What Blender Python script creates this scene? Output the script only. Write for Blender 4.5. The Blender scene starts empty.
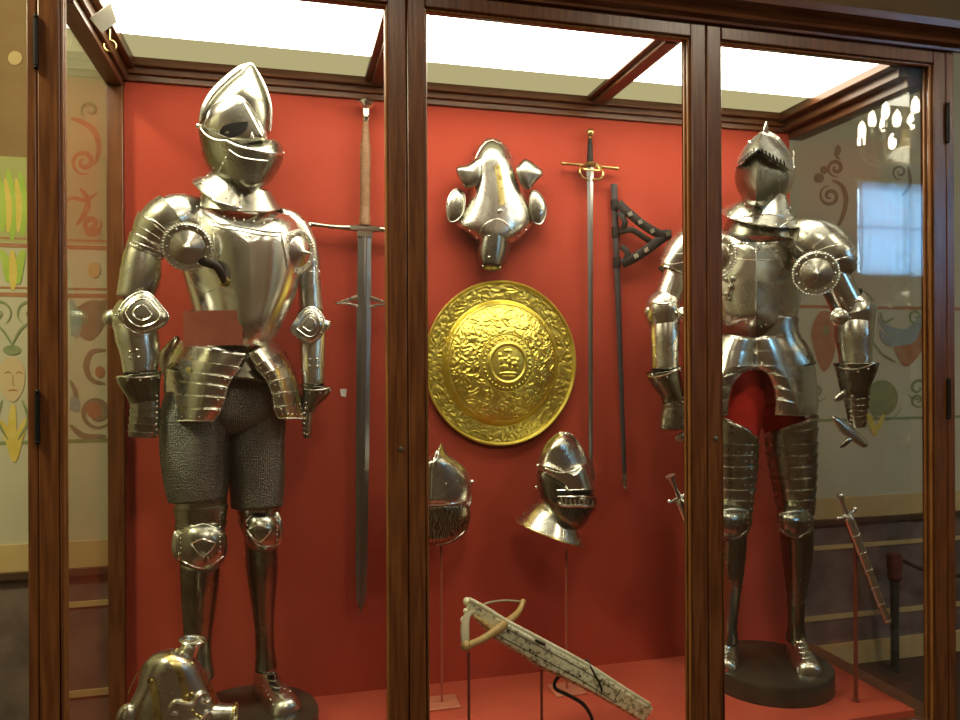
import bpy, bmesh, math, random
from mathutils import Vector, Matrix, noise
from mathutils.bvhtree import BVHTree
random.seed(7)
C = bpy.context.scene.collection
sc = bpy.context.scene
PI = math.pi
# ------------------------------------------------------------------ camera
F = 760.0; TH = math.radians(14.25); RO = math.radians(0.25); CZ = 1.5
CAM = Vector((0, 0, CZ))
fw = Vector((math.sin(TH), math.cos(TH), 0)); r0 = Vector((math.cos(TH), -math.sin(TH), 0)); u0 = Vector((0, 0, 1))
rt = r0 * math.cos(RO) - u0 * math.sin(RO); up = u0 * math.cos(RO) + r0 * math.sin(RO)
def ray(u, v): return fw + rt * ((u - 480) / F) + up * ((360 - v) / F)
def P(u, v, Y):
    d = ray(u, v); return CAM + d * (Y / d.y)
def MP(u, Y): return Y / (F * ray(u, 360).y)
cd = bpy.data.cameras.new('camera'); cam = bpy.data.objects.new('camera', cd); C.objects.link(cam)
cd.sensor_width = 36; cd.lens = 36 * F / 960; cd.clip_start = .05
m = Matrix((rt, up, -fw)).transposed().to_4x4(); m.translation = CAM; cam.matrix_world = m
sc.camera = cam
sc.view_settings.view_transform = 'Standard'; sc.view_settings.look = 'None'
sc.view_settings.exposure = 0; sc.view_settings.gamma = 1; sc.view_settings.use_curve_mapping = False
try:
    sc.cycles.transparent_max_bounces = 24; sc.cycles.max_bounces = 10; sc.cycles.glossy_bounces = 6
    sc.cycles.sample_clamp_indirect = 8; sc.cycles.caustics_reflective = False
except Exception: pass
w = bpy.data.worlds.new('world'); sc.world = w; w.use_nodes = True
w.node_tree.nodes['Background'].inputs[0].default_value = (.9, .85, .7, 1); w.node_tree.nodes['Background'].inputs[1].default_value = .15

# ------------------------------------------------------------------ materials
def mat(name, col, rough=.5, metal=0., col2=None, nscale=8., nstretch=(1, 1, 1), bump=0., bscale=None, emit=None, estr=0., spec=.5, rvar=0., detail=5.):
    M = bpy.data.materials.new(name); M.use_nodes = True; nt = M.node_tree; b = nt.nodes['Principled BSDF']
    b.inputs['Base Color'].default_value = (*col, 1); b.inputs['Roughness'].default_value = rough; b.inputs['Metallic'].default_value = metal
    b.inputs['Specular IOR Level'].default_value = spec
    if emit: b.inputs['Emission Color'].default_value = (*emit, 1); b.inputs['Emission Strength'].default_value = estr
    if col2 or bump or rvar:
        tc = nt.nodes.new('ShaderNodeTexCoord'); mp = nt.nodes.new('ShaderNodeMapping'); mp.inputs['Scale'].default_value = nstretch
        nt.links.new(tc.outputs['Object'], mp.inputs['Vector'])
        n = nt.nodes.new('ShaderNodeTexNoise'); n.inputs['Scale'].default_value = nscale; n.inputs['Detail'].default_value = detail
        nt.links.new(mp.outputs[0], n.inputs['Vector'])
        if col2:
            cr = nt.nodes.new('ShaderNodeValToRGB'); cr.color_ramp.elements[0].position = .35; cr.color_ramp.elements[1].position = .68
            cr.color_ramp.elements[0].color = (*col, 1); cr.color_ramp.elements[1].color = (*col2, 1)
            nt.links.new(n.outputs[0], cr.inputs[0]); nt.links.new(cr.outputs[0], b.inputs['Base Color'])
        if rvar:
            mr = nt.nodes.new('ShaderNodeMapRange'); mr.inputs[3].default_value = rough - rvar; mr.inputs[4].default_value = rough + rvar
            mr.inputs[1].default_value = .3; mr.inputs[2].default_value = .7
            nt.links.new(n.outputs[0], mr.inputs[0]); nt.links.new(mr.outputs[0], b.inputs['Roughness'])
        if bump:
            n2 = nt.nodes.new('ShaderNodeTexNoise'); n2.inputs['Scale'].default_value = bscale or nscale; n2.inputs['Detail'].default_value = 4
            nt.links.new(mp.outputs[0], n2.inputs['Vector'])
            bp = nt.nodes.new('ShaderNodeBump'); bp.inputs['Strength'].default_value = bump; bp.inputs['Distance'].default_value = .004
            nt.links.new(n2.outputs[0], bp.inputs['Height']); nt.links.new(bp.outputs[0], b.inputs['Normal'])
    return M
STEEL = mat('polished_steel', (.66, .65, .565), .275, 1, (.71, .70, .61), 10, rvar=.03, bump=.1, bscale=16)
STEEL2 = mat('bright_steel', (.76, .75, .67), .25, 1, (.80, .79, .71), 10, rvar=.03, bump=.1, bscale=16)
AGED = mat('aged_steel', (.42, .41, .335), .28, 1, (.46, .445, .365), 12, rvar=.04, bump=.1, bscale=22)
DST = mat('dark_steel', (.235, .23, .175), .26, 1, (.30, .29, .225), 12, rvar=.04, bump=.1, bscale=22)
BLADE = mat('blade_steel', (.27, .26, .24), .38, 1)
BLADE2 = mat('bright_blade', (.42, .42, .42), .33, 1)
GILT = mat('gilt_band', (.62, .5, .16), .3, 1, (.72, .62, .3), 40, rvar=.1)
GOLD = mat('embossed_gold', (.78, .64, .11), .42, 1, (.86, .73, .17), 30, rvar=.05)
DARK = mat('dark_void', (.008, .008, .007), .9)
LEATHER = mat('dark_leather', (.012, .009, .007), .6, 0, (.03, .02, .014), 40, bump=.3, spec=.25)
GRIP = mat('brown_grip_leather', (.2, .09, .035), .55, 0, (.3, .15, .06), 60, nstretch=(1, 1, 5), bump=.4)
WOOD = mat('dark_varnished_wood', (.10, .030, .009), .3, 0, (.19, .066, .020), 14, nstretch=(7, 7, .5), bump=.1, spec=.5)
WOODX = mat('dark_varnished_wood_across', (.10, .030, .009), .3, 0, (.19, .066, .020), 14, nstretch=(.5, 7, 7), bump=.1, spec=.5)
WOODY = mat('dark_varnished_wood_deep', (.07, .026, .010), .3, 0, (.13, .052, .019), 14, nstretch=(7, .5, 7), bump=.1, spec=.5)
RED = mat('red_cloth', (.42, .060, .034), .9, 0, (.47, .073, .041), 3, bump=.25, bscale=260, spec=.1)
REDF = mat('red_floor_cloth', (.52, .088, .05), .9, 0, (.58, .11, .062), 3, bump=.25, bscale=260, spec=.1)
CREAMC = mat('cream_case_ceiling', (.52, .44, .24), .75, 0, (.56, .48, .27), 6)
RODM = mat('red_painted_rod', (.2, .04, .02), .5); RODL = mat('pale_red_rod', (.42, .11, .06), .5)
PLATEM = mat('clear_pinkish_base', (.62, .22, .13), .35)
PED = mat('dark_pedestal_wood', (.035, .027, .018), .32, 0, (.06, .046, .03), 10, bump=.1)
REDVEL = mat('bright_red_velvet', (.72, .03, .015), .85, 0, (.6, .02, .01), 30)
IRON = mat('black_iron', (.015, .013, .012), .45, .6)
BRASS = mat('brass', (.6, .45, .18), .3, 1)
IVORY = mat('engraved_ivory', (.82, .77, .54), .4, 0, (.60, .54, .34), 30)
BOWW = mat('bow_golden_wood', (.42, .28, .09), .4, 0, (.52, .36, .14), 60)
DULLRED = mat('dull_red', (.40, .10, .06), .5, 0, (.46, .14, .08), 20)
PAPER = mat('white_paper', (.8, .77, .7), .8)
WHITEP = mat('cream_plastic', (.8, .78, .62), .4)
def mail_mat():
    M = mat('chain_mail', (.09, .09, .08), .42, .85); nt = M.node_tree; b = nt.nodes['Principled BSDF']
    tc = nt.nodes.new('ShaderNodeTexCoord'); mp = nt.nodes.new('ShaderNodeMapping'); mp.inputs['Scale'].default_value = (1, .2, 1.25)
    nt.links.new(tc.outputs['Object'], mp.inputs[0])
    v = nt.nodes.new('ShaderNodeTexVoronoi'); v.inputs['Scale'].default_value = 190; v.inputs['Randomness'].default_value = .55
    nt.links.new(mp.outputs[0], v.inputs['Vector'])
    cr = nt.nodes.new('ShaderNodeValToRGB'); cr.color_ramp.elements[0].position = .12; cr.color_ramp.elements[0].color = (.012, .012, .011, 1)
    cr.color_ramp.elements[1].position = .5; cr.color_ramp.elements[1].color = (.19, .186, .16, 1)
    nt.links.new(v.outputs[0], cr.inputs[0]); nt.links.new(cr.outputs[0], b.inputs['Base Color'])
    bp = nt.nodes.new('ShaderNodeBump'); bp.inputs['Strength'].default_value = .9; bp.inputs['Distance'].default_value = .004
    nt.links.new(v.outputs[0], bp.inputs['Height']); nt.links.new(bp.outputs[0], b.inputs['Normal'])
    return M
MAIL = mail_mat()
def etched_mat():
    M = mat('etched_dark_steel', (.2, .15, .1), .3, 1); nt = M.node_tree; b = nt.nodes['Principled BSDF']
    tc = nt.nodes.new('ShaderNodeTexCoord'); n = nt.nodes.new('ShaderNodeTexWave'); n.inputs['Scale'].default_value = 28; n.inputs['Distortion'].default_value = 14; n.inputs['Detail'].default_value = 3
    nt.links.new(tc.outputs['Object'], n.inputs['Vector'])
    cr = nt.nodes.new('ShaderNodeValToRGB'); cr.color_ramp.elements[0].position = .45; cr.color_ramp.elements[0].color = (.16, .13, .09, 1)
    cr.color_ramp.elements[1].position = .62; cr.color_ramp.elements[1].color = (.5, .42, .28, 1)
    nt.links.new(n.outputs[0], cr.inputs[0]); nt.links.new(cr.outputs[0], b.inputs['Base Color'])
    return M
ETCH = etched_mat()
def ivory_engraved():
    M = bpy.data.materials.new('scrimshaw_ivory'); M.use_nodes = True; nt = M.node_tree; b = nt.nodes['Principled BSDF']; b.inputs['Roughness'].default_value = .4
    tc = nt.nodes.new('ShaderNodeTexCoord'); n = nt.nodes.new('ShaderNodeTexNoise'); n.inputs['Scale'].default_value = 75; n.inputs['Detail'].default_value = 5
    nt.links.new(tc.outputs['Object'], n.inputs['Vector'])
    cr = nt.nodes.new('ShaderNodeValToRGB'); e = cr.color_ramp.elements
    e[0].position = .36; e[0].color = (.22, .19, .10, 1); e[1].position = .5; e[1].color = (.74, .69, .46, 1)
    e2 = e.new(.8); e2.color = (.82, .78, .56, 1)
    nt.links.new(n.outputs[0], cr.inputs[0]); nt.links.new(cr.outputs[0], b.inputs['Base Color'])
    return M
SCRIM = ivory_engraved()
def glass_mat():
    M = bpy.data.materials.new('clear_glass'); M.use_nodes = True; nt = M.node_tree; nt.nodes.clear()
    o = nt.nodes.new('ShaderNodeOutputMaterial'); mx = nt.nodes.new('ShaderNodeMixShader'); t = nt.nodes.new('ShaderNodeBsdfTransparent'); g = nt.nodes.new('ShaderNodeBsdfGlossy')
    t.inputs[0].default_value = (.99, .995, .985, 1); g.inputs['Roughness'].default_value = 0.0; g.inputs[0].default_value = (1, 1, 1, 1)
    ge = nt.nodes.new('ShaderNodeNewGeometry'); d = nt.nodes.new('ShaderNodeVectorMath'); d.operation = 'DOT_PRODUCT'
    nt.links.new(ge.outputs['Normal'], d.inputs[0]); nt.links.new(ge.outputs['Incoming'], d.inputs[1])
    def mth(op, a, b=None):
        k = nt.nodes.new('ShaderNodeMath'); k.operation = op
        for i, x in enumerate((a, b)):
            if x is None: continue
            if isinstance(x, (int, float)): k.inputs[i].default_value = x
            else: nt.links.new(x, k.inputs[i])
        return k.outputs[0]
    c = mth('ABSOLUTE', d.outputs['Value']); q = mth('SUBTRACT', 1.0, c); p = mth('POWER', q, 5.0); f = mth('ADD', mth('MULTIPLY', p, .5), .040)
    nt.links.new(f, mx.inputs[0]); nt.links.new(t.outputs[0], mx.inputs[1]); nt.links.new(g.outputs[0], mx.inputs[2]); nt.links.new(mx.outputs[0], o.inputs[0])
    return M
GLASS = glass_mat()
def emis(name, col, s):
    M = bpy.data.materials.new(name); M.use_nodes = True; nt = M.node_tree; nt.nodes.clear()
    o = nt.nodes.new('ShaderNodeOutputMaterial'); e = nt.nodes.new('ShaderNodeEmission'); e.inputs[0].default_value = (*col, 1); e.inputs[1].default_value = s
    nt.links.new(e.outputs[0], o.inputs[0]); return M

# ------------------------------------------------------------------ object helpers
LOC = {}
NB = bmesh.new
def empty(name, loc, label=None, cat=None, group=None, kind=None):
    o = bpy.data.objects.new(name, None); o.empty_display_size = .1; C.objects.link(o); o.location = loc; LOC[o] = Vector(loc)
    tag(o, label, cat, group, kind); return o
def tag(o, label=None, cat=None, group=None, kind=None):
    if label: o['label'] = label
    if cat: o['category'] = cat
    if group: o['group'] = group
    if kind: o['kind'] = kind
    return o
def pieces(bm):
    """moves every far-apart piece but the largest into a bmesh of its own"""
    seen = {}; isl = []
    for v in bm.verts:
        if v in seen: continue
        st = [v]; seen[v] = len(isl); vs = []
        while st:
            x = st.pop(); vs.append(x)
            for e in x.link_edges:
                y = e.other_vert(x)
                if y not in seen: seen[y] = len(isl); st.append(y)
        isl.append(vs)
    k = len(isl)
    if k < 2 or k > 260: return []
    bb = [[(min(v.co[i] for v in g), max(v.co[i] for v in g)) for i in range(3)] for g in isl]; sz = [max(h - l for l, h in q) for q in bb]; par = list(range(k))
    def fd(x):
        while par[x] != x: x = par[x]
        return x
    for i in range(k):
        for j in range(i + 1, k):
            g = sum(max(0, max(bb[i][c][0] - bb[j][c][1], bb[j][c][0] - bb[i][c][1])) ** 2 for c in range(3)) ** .5
            if g <= max(.0195, .48 * max(sz[i], sz[j])): par[fd(i)] = fd(j)
    gr = {}
    for i in range(k): gr.setdefault(fd(i), []).append(i)
    if len(gr) < 2: return []
    gl = sorted(gr.values(), key=lambda q: -sum(len(isl[i]) for i in q)); out = []
    for q in gl[1:]:
        nb = NB(); mp = {}; fs = set()
        for i in q:
            for v in isl[i]: mp[v] = nb.verts.new(v.co); fs.update(v.link_faces)
        for f in fs:
            try: nf = nb.faces.new([mp[v] for v in f.verts]); nf.material_index = f.material_index
            except ValueError: pass
        out.append(nb)
    bmesh.ops.delete(bm, geom=[v for q in gl[1:] for i in q for v in isl[i]], context='VERTS')
    return out
def build(bm, name, mats, parent=None, loc=None, label=None, cat=None, group=None, kind=None, ang=38, solid=0, bevel=0, weld=True):
    if weld: bmesh.ops.remove_doubles(bm, verts=bm.verts, dist=1e-5)
    bmesh.ops.recalc_face_normals(bm, faces=bm.faces)
    base = LOC[parent] if parent else (Vector(loc) if loc is not None else Vector((0, 0, 0)))
    if parent:
        extra = pieces(bm)
        for e in extra: build(e, name, mats, parent, label=label, ang=ang, solid=solid, bevel=bevel, weld=False)
    for v in bm.verts: v.co -= base
    me = bpy.data.meshes.new(name); bm.to_mesh(me); bm.free()
    for mm in (mats if isinstance(mats, (list, tuple)) else [mats]): me.materials.append(mm)
    for p in me.polygons: p.use_smooth = True
    me.set_sharp_from_angle(angle=math.radians(ang))
    o = bpy.data.objects.new(name, me); C.objects.link(o); LOC[o] = base
    if parent: o.parent = parent
    else: o.location = base
    if solid:
        s = o.modifiers.new('solid', 'SOLIDIFY'); s.thickness = solid; s.offset = -1
    if bevel:
        s = o.modifiers.new('bevel', 'BEVEL'); s.width = bevel; s.segments = 2; s.limit_method = 'ANGLE'
    tag(o, label, cat, group, kind); return o
def setmat(bm, n0, i):
    if i:
        bm.faces.ensure_lookup_table()
        for f in bm.faces[n0:]: f.material_index = i
def box(bm, a, b, mi=0):
    n0 = len(bm.faces); x0, y0, z0 = a; x1, y1, z1 = b
    v = [bm.verts.new(c) for c in ((x0, y0, z0), (x1, y0, z0), (x1, y1, z0), (x0, y1, z0), (x0, y0, z1), (x1, y0, z1), (x1, y1, z1), (x0, y1, z1))]
    for q in ((0, 3, 2, 1), (4, 5, 6, 7), (0, 1, 5, 4), (1, 2, 6, 5), (2, 3, 7, 6), (3, 0, 4, 7)): bm.faces.new([v[i] for i in q])
    setmat(bm, n0, mi); return bm
def obox(bm, c, ax, ay, az, mi=0):
    """box with half-vectors"""
    n0 = len(bm.faces)
    v = [bm.verts.new(c + ax * i + ay * j + az * k) for k in (-1, 1) for (i, j) in ((-1, -1), (1, -1), (1, 1), (-1, 1))]
    for q in ((0, 3, 2, 1), (4, 5, 6, 7), (0, 1, 5, 4), (1, 2, 6, 5), (2, 3, 7, 6), (3, 0, 4, 7)): bm.faces.new([v[i] for i in q])
    setmat(bm, n0, mi); return bm
def cr1(p0, p1, p2, p3, t):
    return .5 * ((2 * p1) + (p2 - p0) * t + (2 * p0 - 5 * p1 + 4 * p2 - p3) * t * t + (3 * p1 - p0 - 3 * p2 + p3) * t ** 3)
def spline(pts, k=5, closed=False):
    """pts: list of tuples / Vectors; Catmull-Rom"""
    pts = [Vector(p) for p in pts]; n = len(pts); out = []
    if n == 2 and not closed: return [pts[0].lerp(pts[1], i / k) for i in range(k + 1)]
    for i in range(n if closed else n - 1):
        g = (lambda j: pts[j % n]) if closed else (lambda j: pts[max(0, min(n - 1, j))])
        for s in range(k): out.append(cr1(g(i - 1), g(i), g(i + 1), g(i + 2), s / k))
    if not closed: out.append(pts[-1])
    return out
def rings_to_faces(bm, rings, closed=True, caps=(True, True)):
    V = [[bm.verts.new(c) for c in r] for r in rings]
    for a, b in zip(V, V[1:]):
        n = len(a)
        for i in range(n if closed else n - 1):
            j = (i + 1) % n
            try: bm.faces.new((a[i], a[j], b[j], b[i]))
            except ValueError: pass
    if closed and caps[0]: bm.faces.new(list(reversed(V[0])))
    if closed and caps[1]: bm.faces.new(V[-1])
def tube(bm, pts, r, seg=8, mi=0, caps=True, flat=1.0, ref=None):
    n0 = len(bm.faces); pts = [Vector(p) for p in pts]; n = len(pts)
    rr = r if isinstance(r, (list, tuple)) else [r] * n
    if len(rr) != n: rr = [rr[min(len(rr) - 1, int(i / (n - 1) * (len(rr) - 1)))] * (1 - ((i / (n - 1) * (len(rr) - 1)) % 1)) + rr[min(len(rr) - 1, int(i / (n - 1) * (len(rr) - 1)) + 1)] * ((i / (n - 1) * (len(rr) - 1)) % 1) for i in range(n)]
    nrm = None; rings = []
    for i in range(n):
        t = (pts[min(n - 1, i + 1)] - pts[max(0, i - 1)])
        if t.length < 1e-9: t = Vector((0, 0, 1))
        t.normalize()
        if nrm is None:
            a = ref or (Vector((0, 1, 0)) if abs(t.y) < .9 else Vector((1, 0, 0))); nrm = a - t * a.dot(t)
        else: nrm = nrm - t * nrm.dot(t)
        if nrm.length < 1e-6: nrm = t.orthogonal()
        nrm.normalize(); bn = t.cross(nrm)
        rings.append([pts[i] + nrm * (rr[i] * flat * math.cos(2 * PI * k / seg)) + bn * (rr[i] * math.sin(2 * PI * k / seg)) for k in range(seg)])
    rings_to_faces(bm, rings, True, (caps, caps)); setmat(bm, n0, mi); return bm
def lathe(bm, o, axis, prof, seg=24, mi=0, sx=1.0, xref=None, caps=True):
    """prof: (radius, height along axis)"""
    n0 = len(bm.faces); axis = Vector(axis).normalized(); a = Vector(xref) if xref else (Vector((1, 0, 0)) if abs(axis.x) < .8 else Vector((0, 0, 1)))
    e1 = (a - axis * a.dot(axis)).normalized(); e2 = axis.cross(e1); o = Vector(o)
    rings = [[o + axis * h + e1 * (max(r, 1e-5) * sx * math.cos(2 * PI * k / seg)) + e2 * (max(r, 1e-5) * math.sin(2 * PI * k / seg)) for k in range(seg)] for r, h in prof]
    rings_to_faces(bm, rings, True, (caps, caps)); setmat(bm, n0, mi); return bm
def ball(bm, c, r, seg=8, mi=0, sz=1.0):
    return lathe(bm, c, (0, 0, 1), [(r * math.sin(PI * i / 5), -r * sz * math.cos(PI * i / 5)) for i in range(6)], seg, mi)
def loft(bm, path, Y, seg=30, sub=5, lames=0, step=.07, caps=(False, False), pw=2.0, mi=0, keel=0.0):
    """path: (u, v, half width px, depth offset, depth ratio) -> a tapering plate tube with real depth"""
    n0 = len(bm.faces); pr = []
    for e in path:
        u, v, hw, d, br = e[:5]
        pr.append((P(u, v, Y + d), hw * MP(u, Y + d), br, e[5] if len(e) > 5 else 0, e[6] if len(e) > 6 else 0))
    sc_ = spline([p[0] for p in pr], sub); sa = spline([(p[1], p[2], p[3]) for p in pr], sub); tl = spline([(p[4], 0, 0) for p in pr], sub); n = len(sc_)
    def ring(x, k):
        i = min(n - 2, int(x)); f = x - i; c = sc_[i].lerp(sc_[i + 1], f); q3 = sa[i].lerp(sa[i + 1], f)
        lo, hi = max(0, int(round(x)) - 1), min(n - 1, int(round(x)) + 1)
        t = (sc_[hi] - sc_[lo]).normalized(); vd = (c - CAM).normalized()
        n1 = t.cross(vd).normalized(); n2 = n1.cross(t).normalized()
        a = q3.x * k; b = q3.x * q3.y * k; out = []
        if n2.dot(vd) > 0: n2 = -n2
        for q in range(seg):
            ph = 2 * PI * q / seg; cx, sx = math.cos(ph), math.sin(ph)
            x_ = abs(cx) ** (2 / pw) * (1 if cx > 0 else -1); y = abs(sx) ** (2 / pw) * (1 if sx > 0 else -1)
            if keel and y > 0: y *= 1 + keel * (1 - abs(x_)) ** 2
            out.append(c + n1 * (a * x_) + n2 * (b * y) + t * (q3.z * y + tl[i].x * (1 - f) * x_ + tl[i + 1].x * f * x_))
        return out
    rings = []
    if lames:
        for l in range(lames):
            A, B = l * (n - 1) / lames, (l + 1) * (n - 1) / lames; m = max(2, int((B - A) / 1.5))
            if l: rings.append(ring(A, 1 + step * .75))
            for j in range(m + 1):
                if l and j == 0: rings.append(ring(A + .12 * (B - A), 1 + step * .5)); continue
                rings.append(ring(A + (B - A) * j / m, 1 + step * (.5 - j / m)))
    else: rings = [ring(i, 1) for i in range(n)]
    rings_to_faces(bm, rings, True, caps); setmat(bm, n0, mi); return bm
def puff(bm, outline, ridge, Y, Df, Db=None, R=9, k=5, pf=1.0, mi=0, smooth=True, keel=0.0):
    """a shaped shell: outline swells to a ridge (point or segment) at its own depth, front Df and back Db (metres)"""
    n0 = len(bm.faces)
    ol = [Vector((p.x, p.y)) for p in spline([(a, b, 0) for a, b in outline], k, True)] if smooth else [Vector(p) for p in outline]
    if isinstance(ridge[0], (int, float)): ridge = (ridge, ridge)
    A, B = Vector(ridge[0]), Vector(ridge[1]); AB = B - A
    def apex(p):
        t = 0 if AB.length < 1e-6 else max(0, min(1, (p - A).dot(AB) / AB.length_squared))
        return A + AB * t
    def shell(D, sgn, first):
        rs = []
        for j in range(first, R + 1):
            ph = j / R * PI / 2; s = math.cos(ph); d = D * ((1 - keel) * math.sin(ph) ** pf + keel * (1 - s))
            rs.append([P(*(apex(p) + (p - apex(p)) * s), Y + sgn * d) for p in ol])
        return rs
    fr = shell(Df, -1, 0)
    if Db is None: rings_to_faces(bm, fr, True, (False, False))
    else: rings_to_faces(bm, list(reversed(shell(Db, 1, 1))) + fr, True, (False, False))
    setmat(bm, n0, mi); return bm
def sheet(bm, rows, Y, n=18, sub=4, step=.004, mi=0):
    """rows: (uL,vL,uR,vR,dL,dM,dR): a bowed lame skirt; every row boundary is an overlapping step"""
    n0 = len(bm.faces); rings = []
    for r, q in zip(rows, rows[1:]):
        for s in range(sub + 1):
            t = s / sub; a = [x * (1 - t) + y * t for x, y in zip(r, q)]; row = []
            for i in range(n + 1):
                x = i / n; b = (1 - x) * a[4] + x * a[6]; d = b + (a[5] - (a[4] + a[6]) / 2) * math.sin(PI * x) ** .9 - step * (1 - t)
                row.append(P(a[0] * (1 - x) + a[2] * x, a[1] * (1 - x) + a[3] * x, Y + d))
            rings.append(row)
    rings_to_faces(bm, rings, False); setmat(bm, n0, mi); return bm
def foot(bm, heel, toe, wd, hh, zs, seg=16):
    """a steel shoe lying on its sole from heel to toe (px of the sole points)"""
    def G(u, v): d = ray(u, v); return CAM + d * ((zs - CZ) / d.z)
    a, e = G(*heel), G(*toe); ax = e - a; L = ax.length; ax.normalize(); sd = ax.cross(Vector((0, 0, 1))); rings = []
    for t, w_, h_ in ((-.06, .45, .45), (0, .72, .95), (.12, .8, 1.0), (.28, .82, .88), (.42, .9, .66), (.45, .94, .64), (.58, 1.0, .54), (.61, 1.02, .53), (.74, 1.04, .46), (.77, 1.05, .45), (.88, .98, .40), (.96, .8, .33), (1.0, .45, .2)):
        c = a + ax * (L * t); r = []
        for q in range(seg):
            p = 2 * PI * q / seg; y = math.sin(p); r.append(c + sd * (wd * w_ * math.cos(p)) + Vector((0, 0, hh * h_ * (y if y > 0 else 0) * (1 if y > 0 else 0) + (.004 if y > 0 else 0))))
        rings.append(r)
    rings_to_faces(bm, rings, True, (True, True)); return a + ax * (L * .1)
class Surf:
    """looks up where a sight line meets already built plates, to seat rivets and trims on them"""
    def __init__(s, objs):
        vs, fs = [], []
        for o in objs:
            k = len(vs); vs += [v.co + LOC[o] for v in o.data.vertices]; fs += [[i + k for i in p.vertices] for p in o.data.polygons]
        s.t = BVHTree.FromPolygons(vs, fs); s.my = sum(v.y for v in vs) / len(vs)
    def __call__(s, u, v, off=0.0, fall=None):
        d = ray(u, v).normalized(); h = s.t.ray_cast(CAM, d)
        if h[0] is None:
            q = P(u, v, s.my - .03); h = s.t.find_nearest(q)
            if fall is None or (h[0] - q).length < fall: return h[0] + d * (-off), -d
            return None, -d
        n = h[1] if h[1].dot(d) < 0 else -h[1]
        return h[0] + n * off, n
    def line(s, pts, k=6, off=0.0, fall=None):
        out = []
        for q in spline([(a, b, 0) for a, b in pts], k):
            p = s(q.x, q.y, off, .12 if fall is None else fall)[0]
            if p is not None: out.append(p)
        return out
def rivets(bm, S, pts, r=.0035, fall=None, mi=0):
    for (u, v) in pts:
        p, n = S(u, v, .0005, .1)
        if p is not None: lathe(bm, p, n, [(r, -.001), (r * .9, r * .45), (r * .5, r * .8), (0, r * .9)], 8, mi)
def beads(bm, pts, r, gap):
    acc = 0; last = pts[0]
    for a, b in zip(pts, pts[1:]):
        L = (b - a).length; t = gap - acc
        while t < L: ball(bm, a.lerp(b, t / L), r, 7); t += gap
        acc = L - (t - gap)
def lin(a, b, n): return [(a[0] + (b[0] - a[0]) * i / (n - 1), a[1] + (b[1] - a[1]) * i / (n - 1)) for i in range(n)]
def band(bm, S, pts, w, Y, off=.0012, mi=0, k=5):
    """flat strip lying on a plate; w in pixels"""
    sp = spline([(a, b, 0) for a, b in pts], k); prev = None
    for i, q in enumerate(sp):
        t = (sp[min(len(sp) - 1, i + 1)] - sp[max(0, i - 1)]).normalized(); nx = Vector((-t.y, t.x, 0)) * w / 2
        a = S(q.x + nx.x, q.y + nx.y, off)[0]; m_ = S(q.x, q.y, off * 1.6)[0]; b_ = S(q.x - nx.x, q.y - nx.y, off)[0]
        cur = [bm.verts.new(x) for x in (a, m_, b_)]
        if prev and cur:
            for j in (0, 1):
                f = bm.faces.new((prev[j], prev[j + 1], cur[j + 1], cur[j])); f.material_index = mi
        prev = cur
def besagew(root, Sx, u, v, Y, rx, ry, tilt, name='besagew'):
    """round rondel with beaded rim, rivets and a spike"""
    c = P(u, v, Y); Rm = ry * MP(u, Y); ax = (CAM - c).normalized(); ax = Matrix.Rotation(tilt, 3, 'Z') @ ax
    b = NB(); lathe(b, c, ax, [(Rm, -.006), (Rm, 0), (Rm * .94, .004), (Rm * .72, .003), (Rm * .68, .008), (Rm * .5, .013), (Rm * .3, .020), (Rm * .16, .024), (Rm * .1, .032), (Rm * .03, .048), (0, .05)], 40)
    e1 = Vector((0, 0, 1)); e1 = (e1 - ax * e1.dot(ax)).normalized(); e2 = ax.cross(e1)
    n = 46
    for i in range(n):
        a = 2 * PI * i / n; ball(b, c + (e1 * math.cos(a) + e2 * math.sin(a)) * Rm + ax * .001, .0034, 6)
    for i in range(12):
        a = 2 * PI * i / 12; ball(b, c + (e1 * math.cos(a) + e2 * math.sin(a)) * Rm * .83 + ax * .004, .0036, 6)
    return b, c, ax
# ================================================================== the room
Wy = 3.195
WALL = mat('painted_plaster', (.50, .46, .31), .8, 0, (.56, .52, .36), 2.5, bump=.05)
TAN = mat('tan_frieze', (.22, .125, .045), .8, 0, (.27, .165, .065), 5)
BANDM = mat('ochre_band', (.50, .35, .14), .7, 0, (.56, .41, .18), 8)
DADO = mat('purple_brown_marble', (.12, .085, .072), .35, 0, (.21, .155, .125), 9, detail=8)
MOULD = mat('dark_dado_moulding', (.075, .04, .022), .4)
FLOORM = mat('dark_red_carpet', (.055, .028, .016), .9, 0, (.08, .04, .022), 30, bump=.3, bscale=200)
CEILM = mat('room_ceiling_paint', (.55, .48, .36), .8)
X0, X1, YR, HT = -2.6, 6.7, -2.0, 3.95
b = box(NB(), (X0, YR, -.1), (X1, Wy, 0)); build(b, 'floor', FLOORM, kind='structure')
b = box(NB(), (X0, YR, HT), (X1, Wy, HT + .1)); build(b, 'ceiling', CEILM, kind='structure')
b = box(NB(), (X0, Wy, 0), (X1, Wy + .1, HT)); wall = build(b, 'wall_back', WALL, kind='structure')
b = box(NB(), (X0 - .1, YR, 0), (X0, Wy, HT)); build(b, 'wall_left', WALL, kind='structure')
b = box(NB(), (X1, YR, 0), (X1 + .1, Wy, HT)); build(b, 'wall_right', WALL, kind='structure')
wx0, wx1, wz0, wz1 = 5.19, 6.45, 2.28, 3.15
b = NB(); box(b, (X0, YR - .1, 0), (wx0, YR, HT)); box(b, (wx1, YR - .1, 0), (X1, YR, HT)); box(b, (wx0, YR - .1, 0), (wx1, YR, wz0)); box(b, (wx0, YR - .1, wz1), (wx1, YR, HT))
build(b, 'wall_front', mat('dark_panelling', (.14, .095, .06), .6, 0, (.18, .12, .08), 5), kind='structure')
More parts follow.
